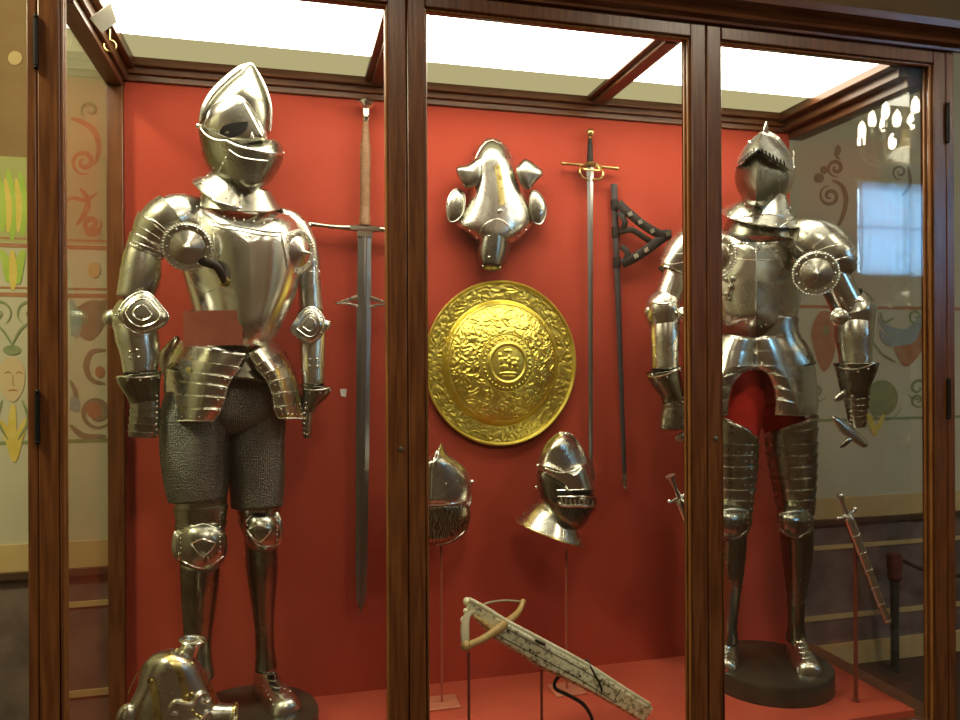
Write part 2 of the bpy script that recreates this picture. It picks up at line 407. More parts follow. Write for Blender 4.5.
b = box(NB(), (wx0, YR - .09, wz0), (wx1, YR - .08, wz1)); win = build(b, 'window_1', emis('bright_daylight_pane', (.5, .78, 1), 16), kind='structure')
b = NB()
for x in (wx0, (wx0 + wx1) / 2 - .02, wx1 - .04): box(b, (x, YR - .08, wz0), (x + .04, YR - .03, wz1))
for z in (wz0, wz1 - .04, wz0 + .45): box(b, (wx0, YR - .075, z), (wx1, YR - .035, z + .03))
build(b, 'window_frame', WHITEP, win)
# gathered curtain hanging in front of the window
CUR = bpy.data.materials.new('pale_blue_sheer'); CUR.use_nodes = True; nt = CUR.node_tree; nt.nodes.clear()
o_ = nt.nodes.new('ShaderNodeOutputMaterial'); t_ = nt.nodes.new('ShaderNodeBsdfTranslucent'); t_.inputs[0].default_value = (.36, .66, .95, 1)
tr_ = nt.nodes.new('ShaderNodeBsdfTransparent'); mx_ = nt.nodes.new('ShaderNodeMixShader'); mx_.inputs[0].default_value = .12
nt.links.new(t_.outputs[0], mx_.inputs[1]); nt.links.new(tr_.outputs[0], mx_.inputs[2]); nt.links.new(mx_.outputs[0], o_.inputs[0])
b = NB(); rings = []
for j in range(13):
    z = wz1 + .02 - j / 12 * (wz1 - wz0 + .02); rings.append([(wx0 + i / 150 * (wx1 - wx0), YR + .03 + .016 * math.sin(i * .62 + .5 * math.sin(j * .7)) + .006 * noise.noise((i * .3, j * .6, 0)), z) for i in range(151)])
rings_to_faces(b, rings, False)
b2 = build(b, 'curtain', CUR, loc=((wx0 + wx1) / 2, YR + .03, wz0), label='pale blue sheer gathered curtain over the bright window, seen mirrored in the glass', cat='curtain')
b = NB(); tube(b, [(wx0 - .05, YR + .03, wz1 + .02), (wx1 + .05, YR + .03, wz1 + .02)], .012); build(b, 'curtain_rod', BRASS, b2)
# wall dressing
def wstrip(z0, z1, mm, n, t=.006, x0=X0, x1=X1, y=Wy): return build(box(NB(), (x0, y - t, z0), (x1, y, z1)), n, mm, wall)
wstrip(.10, .70, DADO, 'marble_dado', .004)
tr1 = build(box(NB(), (X0, Wy - .03, 0), (X1, Wy, .10)), 'baseboard_back', BANDM, kind='structure')
tr2 = build(box(NB(), (X0, Wy - .03, .69), (X1, Wy, .715)), 'trim_1', MOULD, kind='structure')
wstrip(.715, .815, BANDM, 'ochre_band', .008)
b = NB()
xs = [-2.4, -1.25, -.15, .95, 2.05, 3.0, 3.12, 4.5]
for (a, c) in ((-2.4, -1.9), (-.93, .9), (1.0, 2.05), (2.15, 3.19), (3.27, 4.5)):
    box(b, (a, Wy - .012, .565), (c, Wy - .004, .585)); box(b, (a, Wy - .012, .222), (c, Wy - .004, .246))
    box(b, (a, Wy - .012, .222), (a + .02, Wy - .004, .585)); box(b, (c - .02, Wy - .012, .222), (c, Wy - .004, .585))
build(b, 'dado_panel_border', BANDM, wall)
wstrip(3.1, HT, TAN, 'upper_frieze', .004)
wstrip(2.27, 3.1, TAN, 'upper_frieze', .001, X0, P(32, 200, Wy).x)
wstrip(1.95, 2.27, mat('lime_ground', (.36, .36, .12), .8, 0, (.44, .42, .17), 6), 'lime_field', .001, X0, P(32, 200, Wy).x)
PK = mat('pinkish_ground', (.38, .33, .18), .8, 0, (.42, .37, .21), 6)
wstrip(1.95, 2.62, PK, 'pinkish_field', .0008, X0, 1.0)
MR = mat('mural_rust', (.36, .155, .07), .8, 0, (.42, .21, .1), 20); MG = mat('mural_olive', (.20, .24, .10), .8, 0, (.27, .30, .14), 20)
MB_ = mat('mural_slate', (.25, .29, .27), .8, 0, (.32, .35, .3), 20); MY = mat('mural_yellow', (.62, .46, .08), .8, 0, (.68, .54, .14), 20); ML = mat('mural_lime', (.32, .46, .06), .8, 0, (.42, .52, .1), 12); MF = mat('mural_flesh', (.58, .44, .24), .8); MU = mat('mural_umber', (.22, .17, .1), .8, 0, (.27, .21, .13), 20)
LAYER = [0]
def stroke(bm, pts, w, k=6, taper=True):
    """painted ribbon on the back wall (px points, px width)"""
    LAYER[0] += 1; y = Wy - .0013 - .00004 * LAYER[0]
    sp = spline([(a, c, 0) for a, c in pts], k); n = len(sp); prev = None
    for i, q in enumerate(sp):
        t = (sp[min(n - 1, i + 1)] - sp[max(0, i - 1)]).normalized(); f = (math.sin(PI * min(1, (i + .6) / n)) ** .6 if taper else 1)
        nx = Vector((-t.y, t.x, 0)) * w * .5 * max(.15, f)
        cur = [bm.verts.new(P(q.x + s * nx.x, q.y + s * nx.y, y)) for s in (-1, 1)]
        if prev: bm.faces.new((prev[0], prev[1], cur[1], cur[0]))
        prev = cur
def spiral(c, r, a0, turns, sgn=1, n=14): return [(c[0] + r * (1 - .88 * i / n) * math.cos(a0 + sgn * turns * 2 * PI * i / n), c[1] + r * (1 - .88 * i / n) * math.sin(a0 + sgn * turns * 2 * PI * i / n)) for i in range(n + 1)]
def blob(bm, pts):
    LAYER[0] += 1; y = Wy - .0013 - .00004 * LAYER[0]
    bm.faces.new([bm.verts.new(P(q.x, q.y, y)) for q in spline([(a, c, 0) for a, c in pts], 4, True)])
def ell(c, rx, ry, n=10): return [(c[0] + rx * math.cos(2 * PI * i / n), c[1] + ry * math.sin(2 * PI * i / n)) for i in range(n)]
def mural(name, mm, strokes=(), blobs=()):
    b = NB()
    for s in strokes: stroke(b, *s)
    for q in blobs: blob(b, q)
    build(b, name, mm, wall, weld=False)
# ruled borders running the length of the wall
for (z, t, mm, n) in ((1.19, .014, MG, 'mural_rule'), (1.745, .016, MR, 'mural_rule'), (1.775, .008, MR, 'mural_rule'), (1.93, .016, MR, 'mural_rule'), (1.96, .008, MR, 'mural_rule')):
    x1 = X1 if z < 1.76 else 1.0
    build(box(NB(), (X0, Wy - .0012, z), (x1, Wy, z + t)), n, mm, wall)
# painted ornament beyond the case's near end
mural('mural_scroll', MR, [(spiral((84, 162), 13, 1.2, 1.6), 5), ([(70, 118), (82, 122), (95, 132), (99, 150), (94, 165)], 6), (spiral((92, 224), 10, -.5, 1.5), 6), ([(80, 188), (88, 200), (84, 215), (76, 225)], 6), ([(62, 205), (72, 198), (86, 200), (98, 192)], 4)], [ell((93, 232), 8, 5)])
mural('mural_scroll', MU, [([(70, 425), (84, 436), (106, 436)], 6), (spiral((97, 412), 17, .6, 1.7), 6), ([(106, 350), (92, 352), (86, 366), (92, 380), (106, 384)], 6), ([(110, 300), (96, 308), (80, 318), (72, 336)], 10), ([(70, 380), (76, 396), (70, 410)], 5)], [[(70, 318), (82, 304), (98, 300), (108, 312), (104, 326), (92, 340), (80, 336)]])
mural('mural_flower', MR, [], [ell((94, 410), 8, 8), ell((100, 372), 5, 6)])
mural('mural_leaf', MB_, [], [[(70, 300), (76, 306), (82, 322), (78, 338), (71, 330)], [(72, 396), (80, 402), (78, 412), (70, 408)]])
mural('mural_plume', ML, [([(2, 232), (4, 205), (0, 180)], 8), ([(12, 240), (13, 205), (8, 170)], 9), ([(22, 236), (24, 205), (20, 172)], 8), ([(8, 282), (6, 262), (0, 250)], 9), ([(18, 284), (20, 262), (24, 250)], 9)], [])
mural('mural_plume', MY, [([(8, 232), (9, 205), (5, 178)], 6), ([(18, 232), (19, 205), (16, 178)], 6), ([(13, 290), (13, 270), (12, 250)], 8), ([(14, 462), (11, 444), (0, 420)], 9), ([(14, 462), (18, 440), (27, 418)], 9), ([(12, 458), (12, 430), (13, 404)], 9)], [])
mural('mural_mask', MF, [], [[(-2, 372), (4, 360), (14, 357), (22, 363), (25, 376), (22, 392), (13, 402), (3, 394)]])
mural('mural_mask_feature', MR, [([(4, 374), (8, 372), (11, 374)], 1.6), ([(16, 374), (19, 372), (23, 374)], 1.6), ([(13, 374), (13, 384), (15, 386)], 1.2), ([(8, 391), (13, 390), (18, 391)], 2)], [])
mural('mural_arch', MG, [(spiral((-2, 312), 14, 1.0, 1.3, -1), 3), (spiral((30, 312), 14, 2.1, 1.3, 1), 3), ([(12, 345), (20, 330), (30, 322)], 2.5), ([(12, 345), (4, 332), (-6, 322)], 2.5), ([(2, 400), (-2, 420), (8, 440)], 3), ([(22, 400), (28, 420), (18, 440)], 3)], [ell((12, 350), 9, 5)])
mural('mural_ring', BANDM, [], [ell((15, 58), 7, 7), ell((94, 270), 6, 8)])
mural('mural_scroll', MG, [(spiral((90, 110), 10, 2, 1.2), 3)], [])
# painted ornament seen through the far end of the case
mural('mural_scroll', MU, [(spiral((830, 196), 11, -1.6, 1.6, -1), 4), (spiral((836, 168), 9, 1.4, 1.5, 1), 4), ([(834, 232), (842, 218), (846, 200), (842, 186), (832, 180)], 5), ([(838, 146), (836, 154), (840, 160)], 3), (spiral((900, 172), 8, 1.4, 1.4, 1), 3), ([(902, 196), (910, 184), (908, 166)], 4)], [ell((819, 178), 5, 5), ell((824, 170), 4, 4), ell((838, 150), 3, 5)])
mural('mural_bird', MR, [([(822, 352), (814, 336), (820, 318), (834, 312)], 6)], [[(812, 330), (820, 312), (832, 314), (836, 330), (834, 356), (824, 372), (816, 356)], [(892, 338), (906, 344), (918, 330), (926, 318), (924, 346), (908, 366), (898, 358)]])
mural('mural_bird', MB_, [([(878, 318), (890, 330), (908, 332), (922, 316)], 8)], [[(880, 330), (892, 336), (912, 326), (924, 312), (916, 340), (898, 346), (884, 344)]])
mural('mural_scroll', MG, [(spiral((816, 392), 11, .4, 1.4), 3), (spiral((918, 388), 12, 2.6, 1.5, -1), 3), (spiral((918, 400), 8, .4, 1.3), 2.5), (spiral((884, 404), 18, .2, 1.8), 3), ([(880, 312), (884, 322), (894, 318)], 3), ([(866, 330), (880, 352), (896, 362)], 2.5), (spiral((916, 316), 8, 1, 1.2), 2.5)], [ell((882, 398), 16, 18), ell((826, 330), 3, 5)])
mural('mural_leaf', MY, [([(876, 436), (872, 424), (868, 414)], 6), ([(872, 434), (880, 424), (884, 414)], 5)], [])
# ================================================================== the display case
Yf, Yb = 2.0, 2.66; ZF = .35; ZC = CZ + .975
XL, XR = -.504, 1.975
case = empty('display_case', (.75, 2.35, 0), 'large three-door varnished wooden display case lined with red cloth, standing before the painted wall', 'display case')
def cb(a, c, name, mm, lab=None, bev=.003, par=case): return build(box(NB(), a, c), name, mm, par, label=lab, bevel=bev)
cb((XL - .05, Yb, ZF - .02), (1.965, Yb + .025, ZC + .02), 'back_panel', RED, 'red cloth back panel', 0)
cb((XL, Yf + .06, ZF - .02), (XR + .01, Yb, ZF), 'floor_panel', REDF, 'red cloth floor panel', 0)
cb((XL - .05, Yf + .02, ZC), (XR + .05, Yb, ZC + .02), 'ceiling_panel', CREAMC, 'cream ceiling panel', 0)
cb((XL - .09, Yf - .02, 0), (XR + .115, Yb + .03, .10), 'plinth', WOODX)
cb((XL - .09, Yf, .10), (XR + .115, Yb + .025, ZF - .02), 'base', WOODX)
cb((XL - .05, Yb - .03, ZF), (XL, Yb, ZC), 'back_post', WOOD)
cb((XL - .09, Yf, ZF - .02), (-.572, Yf + .05, ZC + .01), 'front_post', WOOD)
cb((2.06, Yf, ZF - .02), (2.09, Yf + .05, ZC + .01), 'front_post', WOOD)
cb((XL - .075, Yf + .05, ZF - .02), (XL - .022, Yf + .07, ZC), 'side_jamb', WOOD)
cb((XR + .056, Yf + .05, ZF - .02), (2.06, Yf + .07, ZC), 'side_jamb', WOOD)
# beams round the top, each with a cove
def beam(name, parts, mm, lab=None):
    b = NB()
    for a, c in parts: box(b, a, c)
    return build(b, name, mm, case, label=lab, bevel=.003)
beam('back_beam', [((XL, Yb - .012, CZ + .905), (1.96, Yb, ZC)), ((XL, Yb - .025, CZ + .925), (1.96, Yb - .012, ZC)), ((XL, Yb - .045, CZ + .945), (1.96, Yb - .025, ZC))], WOODX)
beam('side_beam', [((XL - .05, Yf + .05, CZ + .88), (XL, Yb, ZC)), ((XL, Yf + .05, CZ + .905), (XL + .012, Yb, ZC)), ((XL + .012, Yf + .05, CZ + .94), (XL + .034, Yb, ZC))], WOODY)
beam('side_beam', [((XR - .015, Yf + .05, CZ + .88), (XR + .05, Yb, ZC)), ((XR - .05, Yf + .05, CZ + .91), (XR - .015, Yb, ZC)), ((XR - .085, Yf + .05, CZ + .94), (XR - .05, Yb, ZC))], WOODY)
for xc in (.305, 1.118): beam('ceiling_bar', [((xc - .043, Yf + .06, ZC - .018), (xc + .043, Yb - .04, ZC)), ((xc - .022, Yf + .06, ZC - .032), (xc + .022, Yb - .04, ZC - .018))], WOODY)
# header rail and cornice
cb((XL - .09, Yf, CZ + .985), (2.09, Yf + .06, ZC + .05), 'header_rail', WOODX)
b = NB(); rings = []
pf = [(0, .985), (-.012, .985), (-.014, .993), (-.03, 1.0), (-.034, 1.008), (-.05, 1.022), (-.07, 1.03), (-.075, 1.05), (.06, 1.05)]
for x in (XL - .14, 2.115): rings.append([(x, Yf + y, CZ + z) for y, z in pf])
rings_to_faces(b, rings, True); build(b, 'cornice', WOODX, case, ang=20)
cb((XL - .09, Yf + .05, CZ + 1.0), (2.09, Yb + .03, CZ + 1.04), 'roof_board', WOODX)
# light boxes in the ceiling (frosted lens + tube); cream ceiling behind gets added glow
LAMP = emis('frosted_lamp_lens', (1, .93, .74), 11.0); CEILGLOW = emis('cream_ceiling_glow', (.50, .43, .215), 1.0)
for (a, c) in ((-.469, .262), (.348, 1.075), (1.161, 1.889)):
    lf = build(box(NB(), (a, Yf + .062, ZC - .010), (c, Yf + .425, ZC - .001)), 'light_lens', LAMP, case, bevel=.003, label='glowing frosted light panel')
    build(box(NB(), (a, Yf + .427, ZC - .004), (c, Yb - .046, ZC - .001)), 'rear_ceiling_glow', CEILGLOW, lf, label='cream ceiling panel with an added dim glow')  # emission stands in for lamplight on the cream rear ceiling
# the three glazed doors
LITBEAD = mat('lit_wood_bead', (.20, .075, .02), .22, 0, (.32, .13, .04), 14, nstretch=(7, 7, .5))  # bead colour lightened so the door edges look lit by the case lamp
def door(x0, x1, hinge, key):
    zt, zb = CZ + .985, ZF - .10; s = .048; it = CZ + .943; ib = ZF - .045
    b = NB(); 
    box(b, (x0, Yf, zb), (x0 + s, Yf + .05, zt)); box(b, (x1 - s, Yf, zb), (x1, Yf + .05, zt))
    box(b, (x0 + s, Yf, it), (x1 - s, Yf + .05, zt)); box(b, (x0 + s, Yf, zb), (x1 - s, Yf + .05, ib))
    d = build(b, 'door', WOOD, case, bevel=.004)
    b = NB()
    for (xa, sg) in ((x0 + s, 1), (x1 - s, -1)):
        tube(b, [(xa + sg * .002, Yf + .014, ib), (xa + sg * .002, Yf + .014, it)], .006, 10); tube(b, [(xa + sg * .002, Yf + .036, ib), (xa + sg * .002, Yf + .036, it)], .005, 10)
    tube(b, [(x0 + s, Yf + .014, it - .002), (x1 - s, Yf + .014, it - .002)], .006, 10)
    build(b, 'bead_moulding', LITBEAD, d)
    build(box(NB(), (x0 + s, Yf + .022, ib), (x1 - s, Yf + .027, it)), 'glass_pane', GLASS, d)
    for z in (CZ + .755, CZ - .13) if hinge else ():
        b = NB(); xh = x0 if hinge < 0 else x1
        zz = z
        tube(b, [(xh, Yf - .006, zz - .055), (xh, Yf - .006, zz + .055)], .006, 10); ball(b, Vector((xh, Yf - .006, zz + .06)), .006); ball(b, Vector((xh, Yf - .006, zz - .06)), .006)
        build(b, 'hinge', IRON, d)
    if key:
        b = NB(); k = Vector((key, Yf - .001, CZ - .235)); lathe(b, k, (0, -1, 0), [(.007, 0), (.007, .002), (.004, .003), (.002, .003), (.002, .001)], 16); build(b, 'keyhole_plate', AGED, d)
    return d
door(-.571, .310, -1, .290); door(.312, 1.197, 0, 0); door(1.199, 2.059, 1, 1.222)
build(box(NB(), (XL - .03, Yf + .07, ZF), (XL - .025, Yb - .03, CZ + .88)), 'side_glass', GLASS, case)
build(box(NB(), (XR + .005, Yf + .07, ZF), (XR + .010, Yb - .002, CZ + .88)), 'side_glass', GLASS, case)
# cup hooks screwed in the corners
for (uu, vv, Y) in ((110, 40, 2.3), (922, 84, 2.1)):
    c = P(uu, vv, Y); b = NB(); r = .016
    tube(b, [c + Vector((0, 0, .03)), c] + [c + Vector((r * math.sin(a), 0, -r + r * math.cos(a))) for a in [i * .5 for i in range(1, 11)]], .0022, 6); build(b, 'cup_hook', BRASS, case)
# ================================================================== suits of armour
Y1 = 2.42
def suit_left():
    Y = Y1; ctr = P(232, 700, Y); root = empty('suit_of_armor', (ctr.x, Y, CZ - 1.078), 'steel suit of armour with a chain mail skirt and a tall pointed open helmet', 'suit of armour', 'standing suits of armour')
    ps = []
    def pt(b, name, mm=STEEL, label=None, **k):
        o = build(b, name, mm, root, label=label, **k); ps.append(o); return o
    # --- legs
    for side, sab in ((0, 0), (1, 1)):
        if side == 0:
            cu = [(201, 486, 25, 0, .9), (201, 515, 25, 0, .9), (201, 534, 23, 0, .95)]
            gr = [(200, 560, 19, .0, 1), (200, 580, 18.5, .01, 1.1), (199, 605, 16.5, .015, 1.1), (198, 635, 13.5, .015, 1.05), (199, 660, 12.5, .05, 1.1), (200, 676, 14, .06, 1.2)]
            kn = [(178, 533), (186, 523), (203, 520), (219, 523), (227, 536), (226, 556), (216, 570), (203, 573), (186, 568), (178, 553)]; ka = (203, 546); wing = [(175, 530), (184, 538), (184, 556), (178, 562), (172, 553), (172, 540)]
            fo = [(186, 678), (200, 672), (213, 680), (221, 700), (228, 722), (222, 737), (206, 740), (192, 732), (184, 708)]; fa = ((201, 684), (208, 728))
        else:
            cu = [(259, 486, 22, .05, .95), (259, 510, 21, .05, .95), (260, 530, 18, .05, .95)]
            gr = [(260, 536, 15, .05, 1.0), (261, 548, 15.5, .06, 1.1), (262, 568, 15.5, .07, 1.15), (263, 595, 12.5, .075, 1.1), (264, 625, 9.5, .08, 1.1), (265, 650, 9.5, .085, 1.2), (266, 668, 11, .085, 1.3)]
            kn = [(244, 520), (252, 511), (264, 511), (276, 516), (281, 530), (277, 546), (266, 553), (252, 550), (244, 538)]; ka = (259, 532); wing = [(274, 512), (282, 518), (283, 538), (276, 546)]
            fo = [(254, 660), (266, 652), (277, 660), (285, 678), (303, 698), (307, 708), (300, 716), (281, 719), (266, 709), (254, 690)]; fa = ((266, 664), (292, 706))
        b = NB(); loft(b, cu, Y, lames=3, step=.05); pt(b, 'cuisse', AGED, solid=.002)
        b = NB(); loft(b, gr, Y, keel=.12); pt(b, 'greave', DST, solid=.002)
        b = NB(); d = 0 if side == 0 else .05
        puff(b, kn, ka, Y - .03 + d, .065, .075)
        k = pt(b, 'poleyn', AGED)
        S = Surf([k]); b = NB()
        tube(b, S.line([(kn[0][0] + 2, kn[0][1] + 2), (ka[0], ka[1] - 22), (kn[4][0] - 2, kn[4][1] - 2)]), .003, 6); tube(b, S.line([(kn[9 - side][0] + 2, kn[8][1] - 8), (ka[0], kn[7][1] - 5), (kn[5][0] - 2, kn[5][1])]), .003, 6)
        tube(b, S.line([(ka[0] - 12, ka[1] - 2), (ka[0] - 6, ka[1] - 5), (ka[0], ka[1] - 7), (ka[0] + 6, ka[1] - 5), (ka[0] + 12, ka[1] - 2), (ka[0], ka[1] + 10), (ka[0] - 12, ka[1] - 2)]), .0025, 6)
        rivets(b, S, [(kn[3][0] + 1, kn[3][1] + 4 + i * 5) for i in range(7)] + [(kn[0][0] + 3, kn[0][1] + i * 5) for i in range(5)], .003)
        build(b, 'poleyn_trim', STEEL2, k)
        b = NB(); puff(b, wing, (sum(p[0] for p in wing) / len(wing), sum(p[1] for p in wing) / len(wing)), Y - .03 + d, .02, .02); build(b, 'poleyn_wing', STEEL, k)
        zs = CZ - 1.078 + .0008
        b = NB(); foot(b, *(((199, 698), (214, 738)) if side == 0 else ((263, 690), (291, 715))), .046, .105, zs); f = pt(b, 'sabaton', STEEL if side else AGED)
        S = Surf([f]); b = NB()
        for i in range(5):
            t = .15 + i * .16; cx = fa[0][0] + (fa[1][0] - fa[0][0]) * t; cy = fa[0][1] + (fa[1][1] - fa[0][1]) * t
            tube(b, S.line([(cx - 10, cy + 1), (cx, cy + 4), (cx + 10, cy - 2)]), .0022, 6)
        if side: rivets(b, S, [(256 + i * 2.4, 672 + i * 4.6) for i in range(8)] + [(261, 665)], .0026)
        build(b, 'sabaton_lame_edge', STEEL, f)
    # --- mail skirt
    b = NB()
    loft(b, [(232, 360, 46, .0, .58), (230, 390, 53, .0, .58), (229, 415, 52, .0, .56), (228, 432, 40, .0, .5)], Y + .01)
    loft(b, [(199, 398, 31, -.01, .85), (196, 415, 33.5, -.015, .85), (195, 450, 33, -.015, .9), (197, 480, 31, -.01, .9), (198, 499, 28, -.01, .9)], Y)
    loft(b, [(254, 398, 28, .02, .9), (256, 415, 29, .03, .9), (256, 450, 28, .035, .95), (257, 480, 27, .04, .95), (257, 506, 25, .04, .95)], Y)
    pt(b, 'mail_skirt', MAIL, 'dark chain mail skirt', solid=.004)
    # --- torso
    b = NB(); puff(b, [(198, 203), (240, 212), (283, 213), (300, 228), (303, 256), (297, 290), (284, 322), (272, 346), (248, 362), (214, 352), (198, 330), (188, 295), (180, 262), (180, 226)], ((250, 244), (251, 318)), Y + .0, .165, .13, R=14, pf=1.05)
    br = pt(b, 'breastplate', STEEL2)
    b = NB(); loft(b, [(238, 315, 46, .015, .72), (236, 340, 38, .01, .75), (233, 356, 48, .0, .7), (230, 376, 60, -.0, .66)], Y, lames=0); pt(b, 'waist_plate', DST, solid=.002)
    S = Surf([br]); b = NB()
    tube(b, S.line([(211, 222), (240, 227), (262, 231), (281, 232)]), .0035, 8); tube(b, S.line([(213, 226), (240, 231), (262, 235), (280, 236)]), .0025, 8)
    tube(b, S.line([(212, 223), (214, 244), (215, 262)]), .003, 8); tube(b, S.line([(281, 232), (284, 250), (287, 268)]), .003, 8)
    tube(b, S.line([(190, 282), (205, 292), (222, 284), (228, 276)]), .002, 6)
    rivets(b, S, [(214 + i * 10, 215 + i * 1.6) for i in range(7)] + [(219, 208), (222, 212), (235, 221), (250, 236), (232, 346), (234, 352)], .0032)
    for (u, v) in ((216, 204), (220, 209), (272, 217), (276, 221)): 
        p, n = S(u, v, .004); obox(b, p, Vector((.009, 0, 0)), Vector((0, .002, 0)), Vector((0, 0, .004)))
    build(b, 'breastplate_trim', STEEL, br)
    # lance rest
    a0 = S(206, 262, .01)[0]; a1 = S(225, 282, .004)[0]; am = a0.lerp(a1, .5) + Vector((.01, -.035, .012))
    b = NB(); tube(b, spline([a0 + Vector((-.01, -.02, 0)), am, a1], 8), [.012, .014, .011, .009], 12); build(b, 'lance_rest', LEATHER, br, label='dark lance rest bracket')
    b = NB(); lathe(b, a1, S(225, 282)[1], [(.014, -.002), (.014, .004), (.006, .007), (0, .008)], 16); build(b, 'lance_rest_boss', GILT, br)
    # tassets
    rl = [(178, 340, 248, 354, .0, -.115, -.105), (168, 357, 241, 368, .0, -.13, -.115), (165, 368, 232, 379, .0, -.135, -.12), (164, 380, 228, 388, .0, -.14, -.125), (164.5, 394, 225, 399, .0, -.145, -.13), (166, 410, 221, 410, .0, -.15, -.13), (169, 422, 213, 421.5, -.01, -.15, -.13)]
    rr = [(247, 354, 273, 339, -.105, -.1, .03), (254, 367, 284, 350, -.11, -.11, .04), (262, 375, 291, 362, -.115, -.115, .05), (268, 384, 296, 374, -.115, -.115, .05), (272, 395, 300, 389, -.115, -.115, .05), (274, 408, 303, 404, -.115, -.115, .05), (278, 419, 306, 420, -.11, -.115, .04)]
    for rows, sgn in ((rl, 0), (rr, 1)):
        b = NB(); sheet(b, rows, Y, step=.010); t = pt(b, 'tasset', STEEL, solid=.002)
        S = Surf([t]); b = NB()
        bot = rows[-1]; e = [(bot[0] + 1, bot[1] - 1), ((bot[0] + bot[2]) / 2, (bot[1] + bot[3]) / 2 - 1), (bot[2] - 1, bot[3] - 1)]
        inner = [(r[2], r[3]) for r in rows[1:]] if sgn == 0 else [(r[0], r[1]) for r in rows[1:]]
        inn = [((x - 1.2) if sgn == 0 else (x + 1.2), y) for x, y in inner]
        tube(b, S.line(e), .003, 7); tube(b, S.line(inn), .003, 7)
        beads(b, S.line(e, 10, .002), .0026, .008); beads(b, S.line(inn, 8, .002), .0026, .008)
        bl = NB()
        for r in rows[1:-1]: tube(bl, S.line([(r[0] + (r[2] - r[0]) * q / 6 + (1 if q == 0 else -1 if q == 6 else 0), r[1] + (r[3] - r[1]) * q / 6) for q in range(7)], 3, -.0008), .0021, 6)
        build(bl, 'lame_edge', STEEL2, t)
        rivets(b, S, [((x - 7) if sgn == 0 else (x + 7), y + 1) for x, y in inner[:-1]] + lin((bot[0] + 5, bot[1] - 5), (bot[2] - 5, bot[3] - 5), 5), .0034)
        build(b, 'tasset_rope_edge', STEEL2, t)
        b = NB()
        if sgn == 0: band(b, S, [(192, 350), (188, 372), (184, 395), (183, 419)], 6, Y); band(b, S, [(171, 416.5), (190, 417.5), (212, 417)], 5, Y)
        else: band(b, S, [(279, 352), (290, 372), (297, 395), (299, 417)], 4, Y); band(b, S, [(279, 415), (290, 416), (305, 416)], 5, Y)
        build(b, 'gilt_band', GILT, t, label='gilt band')
    b = NB(); puff(b, [(160, 352), (175, 336), (180, 341), (168, 357), (164, 375), (160, 366)], (170, 352), Y + .04, .02, .06); pt(b, 'back_flange', AGED)
    # --- gorget and helmet
    b = NB(); loft(b, [(238, 168, 22, -.0, .95), (236, 178, 25, -.0, 1), (234, 187, 31, 0, 1.02, .02), (231, 195, 38, 0, 1.0, .055)], Y, keel=.1); g = pt(b, 'gorget', STEEL, solid=.002)
    b = NB(); loft(b, [(238, 192, 33, 0, .9), (238, 200, 38, 0, .85, .02), (238, 205, 42, 0, .85, .04)], Y, keel=.05); g2 = pt(b, 'lower_gorget', AGED, solid=.002)
    S = Surf([g]); b = NB(); rim = S.line([(196, 192), (212, 200), (232, 206), (252, 209), (268, 202)], 8, .002); tube(b, rim, .0035, 7); beads(b, rim, .003, .01)
    rivets(b, S, [(205, 186), (213, 191), (226, 198), (240, 202), (254, 203), (204, 180), (208, 176)], .0035); build(b, 'gorget_rope_edge', STEEL2, g)
    b = NB(); puff(b, [(199, 127), (202, 113), (212, 96), (227, 81), (241, 70), (252, 63.5), (262, 80), (269, 98), (271.5, 114), (270, 130), (262, 148), (232, 150), (205, 138)], ((240, 92), (228, 122)), Y + .01, .085, .11, R=11, k=4); sk = pt(b, 'helmet_skull', DST)
    S = Surf([sk]); b = NB()
    L = [P(x, y, Y + .0) for x, y in ((200, 123), (204, 110), (214, 94.5), (228, 80.5), (241, 70), (252, 64))]
    tube(b, spline(L, 6), [.004, .012, .016, .016, .015, .005], 8, flat=.9); tube(b, spline([P(x, y, Y + .0) for x, y in ((252, 64), (262, 80), (269, 98), (271.5, 114), (270, 131))], 6), .004, 8)
    build(b, 'skull_comb', STEEL2, sk, label='bright comb along the helmet')
    b = NB(); puff(b, [(204, 128), (207, 115), (216, 102), (227, 96), (240, 95), (251, 106), (260, 121), (268, 140), (255, 147), (232, 148), (213, 143)], ((243, 101), (260, 134)), Y - .035, .085, .05, R=10, pf=.9); vi = pt(b, 'visor', STEEL)
    S = Surf([vi]); b = NB()
    q = [S(x, y, .0015)[0] for x, y in spline([(220, 132, 0), (224, 126, 0), (233, 123, 0), (242, 122, 0), (248, 122, 0), (246, 129, 0), (240, 135, 0), (230, 138, 0), (222, 136, 0)], 4, True) for x, y in [(x, y)]] if False else [S(p.x, p.y, .0015)[0] for p in spline([(220, 132, 0), (224, 126, 0), (233, 123, 0), (242, 122, 0), (248, 122, 0), (246, 129, 0), (240, 135, 0), (230, 138, 0), (222, 136, 0)], 4, True)]
    cc = S(234, 130, .0015)[0]; vv = [b.verts.new(p) for p in q]; vc = b.verts.new(cc)
    for i in range(len(vv)): b.faces.new((vv[i], vv[(i + 1) % len(vv)], vc))
    build(b, 'eye_opening', DARK, vi, label='dark eye opening')
    b = NB(); tube(b, S.line([(205, 124), (210, 111), (218, 102), (228, 97), (239, 96.5)]), .0025, 6); tube(b, S.line([(240, 97), (250, 107), (259, 122), (266, 138)]), .003, 6)
    puff(b, [(250, 139), (252, 132), (254, 139)], (252, 137), Y - .12, .002, .002); build(b, 'visor_edge', STEEL2, vi)
    b = NB(); puff(b, [(198, 126), (206, 135), (216, 140), (232, 141.5), (256, 141), (276, 140), (284, 154), (280, 167), (271, 181), (259, 190), (248, 194), (235, 190), (222, 179), (211, 172), (203, 156)], ((262, 152), (256, 182)), Y - .015, .135, .09, R=11, pf=.95); be = pt(b, 'bevor', DST)
